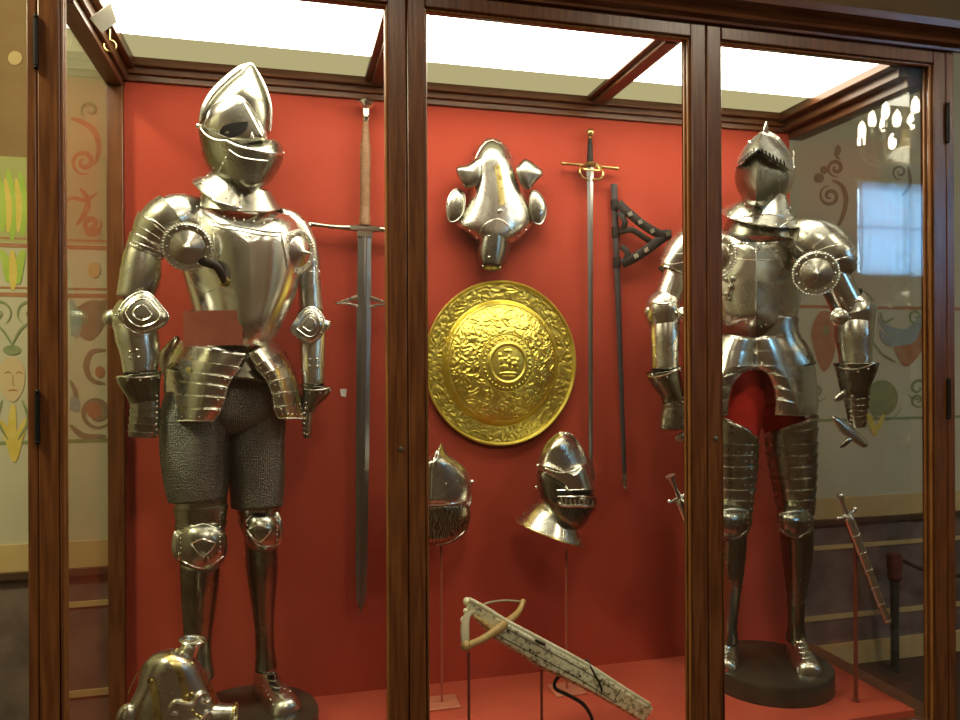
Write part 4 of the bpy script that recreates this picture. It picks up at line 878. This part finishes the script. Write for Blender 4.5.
def axis_obj(pA, pB):
    d = (pB - pA); L = d.length; return d.normalized(), L
# two-handed sword
def greatsword():
    Y = Yw - .045; top = P(366, 99, Y); bot = P(361, 611, Y); root = empty('two_handed_sword', (bot.x, Yw, bot.z), 'very long two-handed sword with leather grip and parrying lugs, hung point down', 'sword', 'swords on the red back')
    ax, L = axis_obj(top, bot); sd = ax.cross(Vector((0, 1, 0))).normalized(); sd = sd if sd.x > 0 else -sd
    def at(v): return top + ax * (L * (v - 98) / 513)
    m_ = MP(364, Y)
    b = NB(); lathe(b, at(97), ax, [(0, 0), (.014, .003), (.030, .012), (.034, .020), (.026, .030), (.014, .040), (.012, .062), (.016, .068), (.012, .074), (.011, .08)], 20, sx=1.0); build(b, 'pommel', STEEL2, root)
    b = NB(); g0 = at(121); Lg = (at(225) - g0).length; lathe(b, g0, ax, [(.010, 0), (.013, Lg * .1), (.018, Lg * .24), (.019, Lg * .3), (.018, Lg * .5), (.018, Lg * .8), (.0175, Lg * .92), (.02, Lg * .93), (.019, Lg)], 16); build(b, 'grip', GRIP, root, label='brown leather grip')
    b = NB(); gc = at(228); hw = 54.5 * m_
    obox(b, gc, sd * .05, Vector((0, .012, 0)), ax * .007); tube(b, spline([gc - sd * hw + Vector((0, 0, .006)), gc - sd * hw * .5, gc, gc + sd * hw * .5, gc + sd * hw + Vector((0, 0, .006))], 6), [.008, .0065, .009, .013, .009, .0065, .008], 10)
    for s in (-1, 1): 
        ball(b, gc + sd * s * hw, .011, 10); ball(b, gc + sd * s * hw * .62, .009, 10); ball(b, gc + sd * s * hw * .3, .010, 10)
    obox(b, gc + ax * .012, sd * .026, Vector((0, .008, 0)), ax * .016); build(b, 'crossguard', AGED, root)
    b = NB(); rings = []
    for v, wd in ((231, 7), (250, 6.6), (296, 7), (303, 6.4), (310, 7.2), (450, 6.6), (560, 5.8), (596, 5), (604, 3.5), (611, .3)):
        q = at(v); w_ = wd * m_; rings.append([q - sd * w_, q - sd * w_ * .35 - Vector((0, .005, 0)), q + sd * w_ * .35 - Vector((0, .005, 0)), q + sd * w_, q + sd * w_ * .35 + Vector((0, .005, 0)), q - sd * w_ * .35 + Vector((0, .005, 0))])
    rings_to_faces(b, rings); bl = build(b, 'blade', BLADE, root, ang=15)
    b = NB(); lug = at(303)
    for s in (-1, 1):
        pts = spline([lug + sd * s * 6 * m_ - ax * .02, lug + sd * s * 14 * m_ - ax * .012, lug + sd * s * 29 * m_ + ax * .004], 6); tube(b, pts, [.010, .009, .0065, .004, .0008], 8, flat=.5)
        tube(b, spline([lug + sd * s * 6 * m_ + ax * .014, lug + sd * s * 14 * m_ + ax * .004, lug + sd * s * 28 * m_ + ax * .004], 6), [.007, .006, .004, .001], 8, flat=.5)
    build(b, 'parrying_lug', STEEL, bl)
    b = NB(); tube(b, [at(235) - Vector((0, .006, 0)), at(300) - Vector((0, .006, 0))], .0035, 6); build(b, 'fuller_ridge', BLADE, bl)
greatsword()
def rapier():
    Y = Yw - .035; top = P(590, 129, Y); bot = P(591, 494, Y); root = empty('rapier', (bot.x, Yw, bot.z), 'slender sword with ringed brass hilt hung point down beside the strapped scabbard', 'sword', 'swords on the red back')
    ax, L = axis_obj(top, bot); sd = Vector((1, 0, -.03)).normalized(); at = lambda v: top + ax * (L * (v - 129) / 365); m_ = MP(590, Y)
    b = NB(); lathe(b, at(129), ax, [(0, 0), (.007, .001), (.014, .007), (.016, .014), (.012, .024), (.006, .03), (.008, .036)], 16); build(b, 'pommel', BRASS, root)
    b = NB(); Lg = (at(164) - at(139)).length; lathe(b, at(139), ax, [(.007, 0), (.010, Lg * .3), (.012, Lg * .8), (.011, Lg)], 14); build(b, 'grip', LEATHER, root)
    b = NB(); g = at(166); hw = 29 * m_; tube(b, [g - sd * hw, g - sd * hw * .3, g + sd * hw * .3, g + sd * hw], [.005, .0045, .007, .0045, .005], 8); lathe(b, g - sd * (hw + .01), sd, [(0, 0), (.006, .005), (.006, .015), (.003, .03)], 10); lathe(b, g + sd * (hw + .01), -sd, [(0, 0), (.006, .005), (.006, .015), (.003, .03)], 10)
    lathe(b, g, ax, [(.02, -.012), (.024, -.006), (.022, 0), (.01, .004)], 16); build(b, 'crossguard', BRASS, root)
    b = NB()
    for s in (-1, 1): tube(b, spline([g + sd * s * .03, g + sd * s * .046 + ax * .025 - Vector((0, .012, 0)), g + sd * s * .034 + ax * .048 - Vector((0, .012, 0)), g + sd * s * .008 + ax * .05], 6), .0042, 8)
    tube(b, [g + Vector((.04 * math.cos(a), -.03 * abs(math.sin(a)) - .004, 0)) + ax * (.012 + .012 * math.sin(a)) for a in [2 * PI * i / 24 for i in range(25)]], .0035, 7); build(b, 'hilt_ring', BRASS, root)
    b = NB(); rings = []
    for v, wd in ((167, 4.2), (182, 3.4), (200, 3.0), (440, 2.2), (485, 1.4), (494, .2)):
        q = at(v); w_ = wd * m_; rings.append([q - sd * w_, q - Vector((0, .004, 0)), q + sd * w_, q + Vector((0, .004, 0))])
    rings_to_faces(b, rings); build(b, 'blade', BLADE2, root, ang=15)
rapier()
def scabbard():
    Y = Yw - .02; top = P(614, 184, Y); bot = P(625, 487, Y); root = empty('scabbard', (bot.x, Yw, bot.z), 'long dark empty scabbard with a leather hanger of buckled straps', 'scabbard')
    ax, L = axis_obj(top, bot); at = lambda v: top + ax * (L * (v - 184) / 303)
    b = NB(); tube(b, [at(184), at(300), at(476)], [.0135, .0115, .0085], 12, flat=.6); body = build(b, 'body', mat('dark_scabbard', (.035, .028, .03), .5, 0, (.06, .045, .045), 40), root)
    b = NB(); tube(b, [at(474), at(484), at(487)], [.0105, .0095, .007], 12, flat=.7); ball(b, at(488), .006); build(b, 'chape', STEEL, root, label='pale metal chape')
    for (v0, w_) in ((205, .016), (232, .016), (262, .016)):
        b = NB(); tube(b, [at(v0 - 5), at(v0 + 5)], w_, 12, flat=.8); build(b, 'suspension_band', LEATHER, root)
    def strap(pts, w_):
        b = NB(); pp = [P(u, v, Y - .02 - d) for u, v, d in pts]; sp = spline(pp, 8); prof = []
        tube(b, sp, w_, 8, flat=.28); return build(b, 'strap', LEATHER, root)
    strap([(618, 203, 0), (630, 214, .01), (645, 226, .015), (660, 234, .015), (671, 234, .01)], .018)
    strap([(622, 264, 0), (634, 258, .01), (648, 249, .015), (660, 240, .015), (670, 234, .012)], .018)
    strap([(619, 212, 0), (625, 222, .012), (622, 232, .0)], .012); strap([(620, 232, 0), (632, 230, .01), (645, 238, .012), (652, 243, .01)], .011); strap([(621, 246, 0), (628, 254, .008), (623, 264, .0)], .012)
    b = NB()
    for (u, v) in ((640, 222), (636, 256), (652, 231), (646, 250), (668, 234), (630, 214)):
        q = P(u, v, Y - .042); obox(b, q, Vector((.008, 0, .004)), Vector((0, .003, 0)), Vector((-.003, 0, .007)))
    build(b, 'buckle', AGED, root)
scabbard()
# helmets on rods
def helmet_stand(u, Y, vtop, zb, lab):
    p = P(u, 600, Y); top = P(u, vtop, Y).z; root = empty('helmet_stand', (p.x, Y, ZF), lab, 'stand', 'rod stands for the helmets')
    b = NB(); tube(b, [(p.x, Y, ZF + .0065), (p.x, Y, top)], .0045, 10); build(b, 'rod', RODL, root)
    b = box(NB(), (p.x - .055, Y - .05, ZF + .0006), (p.x + .055, Y + .05, ZF + .006)); build(b, 'base_plate', PLATEM, root, bevel=.002)
helmet_stand(441.5, 2.50, 546.5, 0, 'thin red rod stand under the pointed helmet by the door stile'); helmet_stand(566.5, 2.49, 550, 0, 'thin red rod stand under the helmet with the toothed visor')
def helmet_a():
    Y = 2.50; c = P(441, 545, Y); root = empty('helmet', (c.x, Y, c.z), 'steel helmet with an upturned pointed peak and etched dark face, half behind the door stile', 'helmet', 'helmets on rods')
    b = NB(); puff(b, [(441.5, 443), (446, 453), (455, 460), (465, 468), (471, 481), (471, 496), (464, 506), (440, 508), (415, 508), (405, 496), (406, 478), (416, 464), (430, 456), (437, 449)], ((436, 462), (434, 500)), Y, .11, .10, R=10, pf=.85); s = build(b, 'helmet_skull', STEEL, root)
    b = NB(); puff(b, [(408, 504), (432, 505), (460, 503), (470, 506), (470, 520), (465, 534), (453, 543), (434, 546), (416, 542), (408, 526)], ((434, 508), (434, 538)), Y, .095, .08, R=9, pf=.85); f = build(b, 'face_plate', ETCH, root, label='dark etched face plate')
    S = Surf([s, f]); b = NB(); tube(b, S.line([(418, 505), (440, 504.5), (460, 502.5), (466, 500)], 6, .001), .0035, 8); tube(b, S.line([(440.5, 446), (434, 458), (432, 480), (431.5, 503)], 6), .003, 7); ball(b, P(472, 482, Y), .008, 10); tube(b, spline([P(462, 503, Y - .02), P(465, 508, Y - .02), P(470, 503, Y - .01), P(471, 492, Y)], 5), .003, 7); tube(b, S.line([(436, 545), (452, 541), (465, 531)], 6), .003, 7); rivets(b, S, [(446, 484), (463, 477)], .0034); build(b, 'helmet_edge', STEEL2, s)
helmet_a()
def helmet_b():
    Y = 2.49; c = P(562, 556, Y); root = empty('helmet', (c.x, Y, c.z), 'close helmet with a toothed visor slot and wide flared neck collar, on its own rod', 'helmet', 'helmets on rods')
    b = NB(); puff(b, [(538, 466), (541, 453), (548, 441), (559, 432.5), (570, 433.5), (580, 445), (588, 455), (594, 468), (595, 482), (588, 498), (570, 512), (552, 508), (541, 500), (536.5, 480)], ((558, 448), (566, 480)), Y + .01, .085, .09, R=10); s = build(b, 'helmet_skull', STEEL, root)
    b = NB(); loft(b, [(561, 500, 21, .01, 1), (558, 511, 23, .01, 1), (553, 522, 29, .01, 1), (549, 533, 36, .01, .98)], Y); cl = build(b, 'neck_collar', STEEL, root, solid=.002)
    b = NB(); puff(b, [(538, 470), (546, 482), (556, 492), (575, 493), (594, 494), (597, 506), (592, 514), (583, 527), (570, 531), (556, 523), (546, 506), (539, 492)], ((582, 500), (574, 520)), Y - .02, .10, .07, R=9, pf=.85); lo = build(b, 'bevor', DST, root)
    b = NB(); puff(b, [(538, 464), (546, 468), (560, 472), (574, 470), (586, 463), (592, 478), (594, 493), (575, 494), (557, 493), (546, 483)], ((576, 476), (582, 490)), Y - .035, .075, .05, R=8, pf=.85); vi = build(b, 'visor', STEEL2, root)
    S = Surf([vi, lo, s]); b = NB(); tube(b, S.line([(557, 493), (575, 492), (592, 491)], 6, .001), .0045, 7); build(b, 'sight_slot', DARK, vi, label='dark sight slot')
    b = NB(); tube(b, S.line([(557, 490.5), (575, 490), (593, 489)], 6, .001), .003, 7); tube(b, S.line([(545, 468.5), (560, 473), (574, 471), (586, 464)], 6, .001), .003, 7)
    for i in range(8):
        u = 561 + i * 4.4; tube(b, S.line([(u, 498 + i * .4), (u + .6, 505 + i * .2)], 3, .003), .005, 6)
    tube(b, S.line([(558, 502), (563, 505.5), (580, 505.5), (597, 506)], 6, .004), .005, 7); tube(b, S.line([(558, 496.5), (575, 497), (594, 497.5)], 6, .002), .0035, 7); build(b, 'toothed_edge', STEEL2, vi)
    b = NB()
    for i in range(8): tube(b, S.line([(566 + i * 3.6, 508.5), (562 + i * 3.6, 516)], 3, .0006), .0022, 6)
    build(b, 'breath_slot', DARK, lo, label='dark breathing slots')
    b = NB(); S2 = Surf([s]); tube(b, S2.line([(560, 433.5), (570, 435), (579, 446), (585, 462)], 6, .001), .006, 8); ball(b, P(538, 466, Y - .03), .0085, 10); ball(b, P(536, 487, Y), .005, 8); build(b, 'helmet_comb', STEEL2, s)
    S3 = Surf([cl]); b = NB(); rm = [(517, 521), (530, 537), (547, 549), (564, 555), (579, 549)]; tube(b, S3.line(rm, 6), .003, 7); rivets(b, S3, [(525, 524), (534, 535), (544, 543), (554, 548), (565, 550), (574, 547), (580, 540), (524, 514), (530, 522)], .003); build(b, 'collar_rim', GILT, cl)
helmet_b()
# crossbow
def crossbow():
    Y = 2.175; c = P(545, 660, Y); root = empty('crossbow', (c.x, Y, c.z), 'small ivory inlaid crossbow stock with curved bow, tilted on two thin rods', 'crossbow')
    up_ = [(470, 600), (487, 609), (505, 620.5), (538, 638), (564, 652), (590, 666.5), (620, 686), (650, 705)]
    lw_ = [(466, 607), (478, 622), (492, 637), (514, 650), (534, 664), (560, 676), (590, 691), (640, 720)]
    b = NB(); rings = []
    for i in range(len(up_)):
        a, e = P(*up_[i], Y), P(*lw_[i], Y); hw = .024 if i > 1 else .018; yv = Vector((0, hw, 0)); q = a.lerp(e, .12); z = a.lerp(e, .85); rings.append([a - yv * .8, q - yv, z - yv, e - yv * .6, e + yv * .6, z + yv, q + yv, a + yv * .8])
    rings_to_faces(b, rings); st = build(b, 'stock', SCRIM, root, ang=30, label='engraved ivory-covered stock')
    b = NB()
    tube(b, spline([P(u - 1, v - .5, Y - .012) for u, v in up_], 4), .0075, 10); build(b, 'ivory_rib', IVORY, st)
    S = Surf([st]); b = NB()
    for o in (6, 15): tube(b, S.line([(x + o * (-.45), y + o) for x, y in up_[2:-1]], 5, .0003), .0011, 5)
    for t in (0, 1): tube(b, S.line([(603 + t * 18, 678 + t * 11), (598 + t * 18, 686 + t * 11), (596 + t * 18, 692 + t * 11)], 4, .0003), .0012, 5)
    rivets(b, S, [(508, 631), (530, 650), (580, 676)], .004); build(b, 'inlay_line', IRON, st)
    b = NB(); pts = [P(523, 602, Y - .10), P(520, 610, Y - .095), P(512, 618.5, Y - .07), P(500, 627.5, Y - .035), P(484, 638, Y - .05), P(475, 643, Y - .08), P(466, 646, Y - .11)]
    # the bow crosses the stock: one limb reaches forward, the other back
    pts = [P(523, 602, Y + .11), P(519, 611, Y + .085), P(511, 619, Y + .04), P(500, 627.5, Y - .045), P(486, 637, Y - .07), P(475, 642.5, Y - .10), P(466, 646, Y - .125)]
    tube(b, spline(pts, 6), [.0075, .009, .011, .013, .011, .010, .012], 10); bow = build(b, 'bow', BOWW, root, label='curved golden wood bow'); b = NB(); ball(b, pts[0], .010, 10); ball(b, pts[-1], .015, 10); build(b, 'bow_tip', BOWW, bow)
    b = NB(); tube(b, spline([pts[0], P(505, 600.5, Y + .09), P(488, 603, Y + .05), P(480, 607, Y + .02)], 5), .0035, 7); tube(b, spline([pts[-1], P(465, 630, Y - .10), P(467, 616, Y - .06), P(474, 611, Y - .022)], 5), [.012, .013, .010, .006], 8, flat=.5); build(b, 'bow_string', mat('pale_cord', (.35, .3, .18), .7), bow)
    b = NB(); ball(b, P(464, 620, Y - .02), .011, 10); ball(b, P(466, 611, Y - .015), .009, 10); lathe(b, P(468, 602, Y), P(468, 602, Y) - P(490, 613, Y), [(.010, -.02), (.013, 0), (.012, .008), (.006, .014), (0, .015)], 12); build(b, 'fore_end_knob', IVORY, st)
    b = NB()
    for k in range(3): tube(b, spline([P(474 + k * 5, 616 + k * 4, Y - .028), P(480 + k * 5, 620 + k * 4, Y - .034), P(486 + k * 5, 622 + k * 4, Y - .028)], 4), .006, 8)
    build(b, 'cord_binding', BOWW, st)
    b = NB(); tube(b, spline([P(u, v, Y) for u, v in ((560, 675), (555, 682), (556, 689), (568, 695), (583, 704), (591, 716), (592, 722))], 6), [.006, .0055, .006, .006, .005], 8); build(b, 'trigger_lever', IRON, root, label='dark curved trigger lever')
    b = NB(); tube(b, S.line([(535, 640), (545, 645)], 4, .001), .004, 6); tube(b, spline([P(581, 664, Y), P(587, 660, Y), P(591, 668, Y - .02), P(600, 684, Y - .027), P(602, 692, Y - .027)], 4), .003, 7); build(b, 'catch', IRON, st)
    for (u, vt, lb) in ((468.6, 648, 'thin dark rod stand under the bow end of the crossbow'), (541.5, 670, 'thin dark rod stand under the middle of the crossbow stock')):
        p = P(u, vt, Y - (.1 if u < 500 else 0)); r = empty('display_rod', (p.x, p.y, ZF), lb, 'stand', 'rods under the crossbow')
        b = NB(); tube(b, [(p.x, p.y, ZF + .005), (p.x, p.y, p.z - (.012 if u < 500 else 0))], .0042, 10); build(b, 'rod', RODM, r)
        b = NB(); lathe(b, (p.x, p.y, ZF + .0006), (0, 0, 1), [(.035, 0), (.035, .004), (.03, .006), (.005, .006)], 24); build(b, 'base_plate', RODM, r)
crossbow()
# daggers on rods
def dagger(top, bot, Y, lab, flare, rodu):
    a, e = P(*top, Y), P(*bot, Y); ax, L = axis_obj(a, e); root = empty('dagger', tuple(a.lerp(e, .5)), lab, 'dagger', 'sheathed daggers on rods'); m_ = MP(top[0], Y)
    sd = ax.cross(Vector((0, 1, 0))).normalized()
    b = NB()
    if flare: lathe(b, a, ax, [(.001, .004), (.012, 0), (.016, .001), (.014, .008), (.009, .02), (.007, .04), (.009, .07), (.008, .085)], 16)
    else: lathe(b, a, ax, [(0, 0), (.009, .002), (.013, .008), (.013, .015), (.008, .022), (.006, .03), (.007, .05), (.009, .075)], 16)
    build(b, 'hilt', STEEL, root)
    g = a + ax * .08; b = NB(); tube(b, [g - sd * .034, g, g + sd * .034], [.004, .008, .004], 8)
    for s in (-1, 0, 1): ball(b, g + sd * s * .034 - ax * .004, .008, 8)
    build(b, 'guard', STEEL2, root)
    b = NB(); prof = [(.012, .082), (.0165, .09)]; h = .1; i = 0
    while h < L - .03:
        r = .0175 - .006 * (h - .1) / (L - .1); prof += [(r, h), (r, h + .05), (r + .0016, h + .053), (r + .0016, h + .060), (r, h + .063)]; h += .064
    prof += [(.007, L - .02), (.008, L - .016), (.004, L - .006), (0, L)]
    lathe(b, a, ax, prof, 16); sh = build(b, 'sheath', STEEL2, root, ang=25)
    t = (rodu - top[0]) / (bot[0] - top[0]); q = a + ax * (L * t) + Vector((0, .0225, 0)); r = empty('dagger_stand', (q.x, q.y, ZF), 'red rod stand under the ' + ('trumpet-ended dagger behind the door stile' if flare else 'dagger at the clear glass end'), 'stand', 'rods under the daggers')
    b = NB(); tube(b, [(q.x, q.y, ZF + .004), (q.x, q.y, q.z + .005)], .0068, 10); build(b, 'rod', RODM, r); b = NB(); lathe(b, (q.x, q.y, ZF + .0006), (0, 0, 1), [(.012, 0), (.012, .004), (.007, .006)], 16); build(b, 'base_plate', RODM, r)
dagger((839, 493), (885, 615), 2.14, 'silver sheathed dagger leaning on a red rod at the clear glass end of the case', False, 860)
dagger((670, 475), (714, 588), 2.16, 'silver sheathed dagger with trumpet-shaped pommel, mostly behind the door stile', True, 703)
# horse armour on the floor
def chan_floor():
    Y = 2.125; c = P(170, 740, Y); root = empty('chanfron', (c.x, Y, ZF), 'steel horse head armour with gilt bands and scrolls, standing before the mail-skirted suit', 'horse armour', 'steel horse head armours')
    b = NB(); puff(b, [(136, 690), (141, 672), (147, 660), (158, 652), (172, 648.5), (186, 652), (200, 663), (210, 682), (218, 698), (226, 720), (226, 760), (200, 775), (165, 780), (132, 770), (122, 740), (126, 710)], ((170, 672), (176, 750)), Y, .075, .07, R=12)
    for v in b.verts: v.co.z = max(v.co.z, ZF + .001)
    bo = build(b, 'face_plate', STEEL, root)
    b = NB(); loft(b, [(184, 662, 13, 0, 1), (188, 652, 9.5, 0, 1), (191, 645, 9, 0, 1), (192.5, 640, 11, 0, 1)], Y); nk = build(b, 'poll_tube', STEEL, root, solid=.002)
    b = NB(); tube(b, [P(192.5, 640, Y) + Vector((.031 * math.cos(a), .031 * math.sin(a), -.004 * math.cos(a))) for a in [2 * PI * i / 30 for i in range(31)]], .003, 6); build(b, 'rolled_edge', STEEL2, nk)
    b = NB(); loft(b, [(206, 716, 15, -.02, 1), (222, 715, 11, -.03, 1), (234, 715, 10.5, -.035, 1)], Y); e1 = build(b, 'ear_tube', STEEL, root, solid=.002); b = NB(); loft(b, [(233, 715, 11.8, -.035, 1), (236, 715, 11.8, -.036, 1)], Y); build(b, 'rolled_edge', GILT, e1, solid=.003)
    b = NB(); puff(b, [(116, 722), (118, 711), (125, 704), (132, 703), (138, 712), (138, 735), (132, 755), (120, 750)], (127, 722), Y - .02, .03, .03); build(b, 'cheek_flange', STEEL, root)
    S = Surf([bo]); b = NB(); band(b, S, [(166, 655), (176, 664), (183, 682), (187, 702)], 8, Y); band(b, S, [(151, 678), (155, 695), (158, 722), (158, 745)], 8, Y); band(b, S, [(203, 672), (210, 688), (216, 704)], 5, Y); build(b, 'gilt_band', GILT, bo, label='gilt bands')
    b = NB(); tube(b, S.line([(178, 714), (171, 713), (171, 706), (177, 702), (186, 704), (193, 703), (197, 696), (203, 693), (208, 697), (206, 702), (202, 700)], 5, .003), [.005, .006, .007, .006, .006, .007, .005], 8); tube(b, S.line([(190, 722), (200, 720), (207, 712), (212, 716)], 5, .003), .005, 8); build(b, 'scroll_mount', STEEL2, bo)
    b = NB(); rivets(b, S, [(187, 696), (192, 694), (196, 715), (192, 711), (200, 717), (192, 664), (177, 650), (152, 681)], .0055); build(b, 'gilt_stud', GILT, bo)
    b = NB(); tube(b, spline([P(u, v, Y + .05) for u, v in ((147, 661), (140, 670), (133, 682), (128, 694))], 4), .002, 6); build(b, 'wire', GILT, root)
chan_floor()
# flat red rectangle, wall tag, sensor
def flat(name, q, mm, lab, cat, th=.003):
    o = sum(q, Vector()) / len(q); n = (q[1] - q[0]).cross(q[2] - q[0]).normalized() * th
    b = NB(); rings_to_faces(b, [q, [p + n for p in q]]); return build(b, name, mm, loc=tuple(o), label=lab, cat=cat)
Yk = Y1 - .16
flat('red_rectangle', [P(183, 311, Yk), P(242, 310, Yk), P(243, 345, Yk), P(183, 346, Yk)], DULLRED, 'plain dull-red flat rectangle at the waist of the suit with the mail skirt', 'card')
flat('wall_tag', [P(340, 389, Yb - .002), P(347, 389, Yb - .002), P(346, 397, Yb - .002), P(341, 396, Yb - .002)], PAPER, 'tiny white paper tag on the red back beside the two-handed sword', 'tag', .0015)
sn = empty('alarm_sensor', tuple(P(103, 18, 2.17)), 'small cream box fixed to the top beam over the mail-skirted suit', 'sensor')
b = NB(); q = [P(90.5, 19, 2.13), P(111, 3, 2.13), P(117, 22, 2.15), P(102, 33, 2.15)]; n = Vector((-.008, .025, .012)); rings_to_faces(b, [q, [p + n for p in q]]); s1 = build(b, 'sensor_body', WHITEP, sn)
b = NB(); tube(b, spline([P(103, -6, 2.15), P(100, 2, 2.15), P(106, 8, 2.155)], 4), .002, 6); tube(b, spline([P(108, -8, 2.15), P(107, 0, 2.15), P(110, 6, 2.155)], 4), .002, 6); build(b, 'wire', WHITEP, sn)
b = NB(); ball(b, P(101, 25, 2.176), .005, 10); build(b, 'sensor_lens', mat('amber_lens', (.4, .3, .05), .3), s1)
# ================================================================== outside the case
def stanchion():
    Y = 3.05; p = P(895, 672, Y); root = empty('barrier_post', (p.x, Y, 0), 'short dark barrier post with a red fabric head standing outside the clear glass end', 'barrier post')
    top = P(895, 575, Y).z; b = NB(); tube(b, [(p.x, Y, .012), (p.x, Y, top)], .019, 16); lathe(b, (p.x, Y, 0), (0, 0, 1), [(.03, 0), (.03, .008), (.019, .014)], 24); build(b, 'post', mat('dark_green_post', (.03, .033, .024), .45), root)
    t2 = P(895, 553, Y).z; b = NB(); lathe(b, (p.x, Y, top - .01), (0, 0, 1), [(.02, -.02), (.034, 0), (.03, .03), (.036, .05), (.033, (t2 - top) + .005), (.02, (t2 - top) + .012), (0, (t2 - top) + .012)], 20); build(b, 'fabric_head', mat('dark_red_fabric', (.10, .015, .012), .8, 0, (.15, .025, .02), 30), root)
    b = NB(); e = Vector((p.x + .75, Y, t2 - .02)); s = Vector((p.x, Y, t2 - .015)); tube(b, [s.lerp(e, i / 16) - Vector((0, 0, .12 * math.sin(PI * i / 16))) for i in range(17)], .009, 8); build(b, 'rope', mat('dark_rope', (.05, .02, .015), .9), root)
    b = NB(); x = p.x + .75; tube(b, [(x, Y, .012), (x, Y, top)], .019, 16); build(b, 'post', mat('dark_green_post_b', (.03, .033, .024), .45), root)
stanchion()
BULB = emis('lit_candle_bulb', (1, .86, .62), 34)
def chandelier(x, y, z, lab, n, R):
    root = empty('chandelier', (x, y, z), lab, 'chandelier'); 
    b = NB(); tube(b, [(x, y, z + .1), (x, y, HT)], .008, 8); build(b, 'chain', BRASS, root)
    b = NB(); lathe(b, (x, y, z - .16), (0, 0, 1), [(0, 0), (.03, .01), (.05, .05), (.03, .08), (.06, .13), (.04, .17), (.02, .24), (.035, .28), (.01, .32)], 20); build(b, 'body', BRASS, root)
    for i in range(n):
        a = 2 * PI * i / n + .25; tier = i % 2; r = R * (1 if tier else .68); zz = z + (.0 if tier else .10); d = Vector((math.cos(a), math.sin(a), 0)); c = Vector((x, y, z - .06))
        b = NB(); tube(b, spline([c, c + d * r * .45 - Vector((0, 0, .06)), c + d * r * .85, Vector((x, y, zz)) + d * r], 6), .007, 7); lathe(b, Vector((x, y, zz)) + d * r, (0, 0, 1), [(.006, -.015), (.028, -.004), (.03, 0), (.008, .002)], 14); ar = build(b, 'arm', BRASS, root)
        b = NB(); lathe(b, Vector((x, y, zz)) + d * r, (0, 0, 1), [(.009, 0), (.009, .06)], 10); build(b, 'candle', WHITEP, ar)
        b = NB(); lathe(b, Vector((x, y, zz)) + d * r, (0, 0, 1), [(.009, .06), (.024, .08), (.027, .11), (.018, .15), (0, .18)], 12); build(b, 'bulb', BULB, ar)
dd = ray(906, 146); t = (2 * 2.0225 + .3) / dd.y; q = CAM + dd * t
chandelier(q.x, -.3, q.z, 'brass chandelier of lit candle bulbs, seen mirrored in the glass', 14, .30)
# added unseen fill lights in the hall, brightening the painted wall and the armour
def lamp(name, loc, size, power, col, rot):
    l = bpy.data.lights.new(name, 'AREA'); l.shape = 'DISK'; l.size = size; l.energy = power; l.color = col; o = bpy.data.objects.new(name, l); C.objects.link(o); o.location = loc; o.rotation_euler = rot; return o
lamp('hall_fill', (-1.9, 1.3, 3.6), .5, 68, (1, .95, .58), (.3, -.2, 0))
lamp('hall_fill', (2.6, -.6, 3.8), .6, 42, (1, .88, .66), (0, 0, 0))
lamp('hall_fill', (.2, -.6, 3.8), .6, 36, (1, .88, .66), (0, 0, 0))
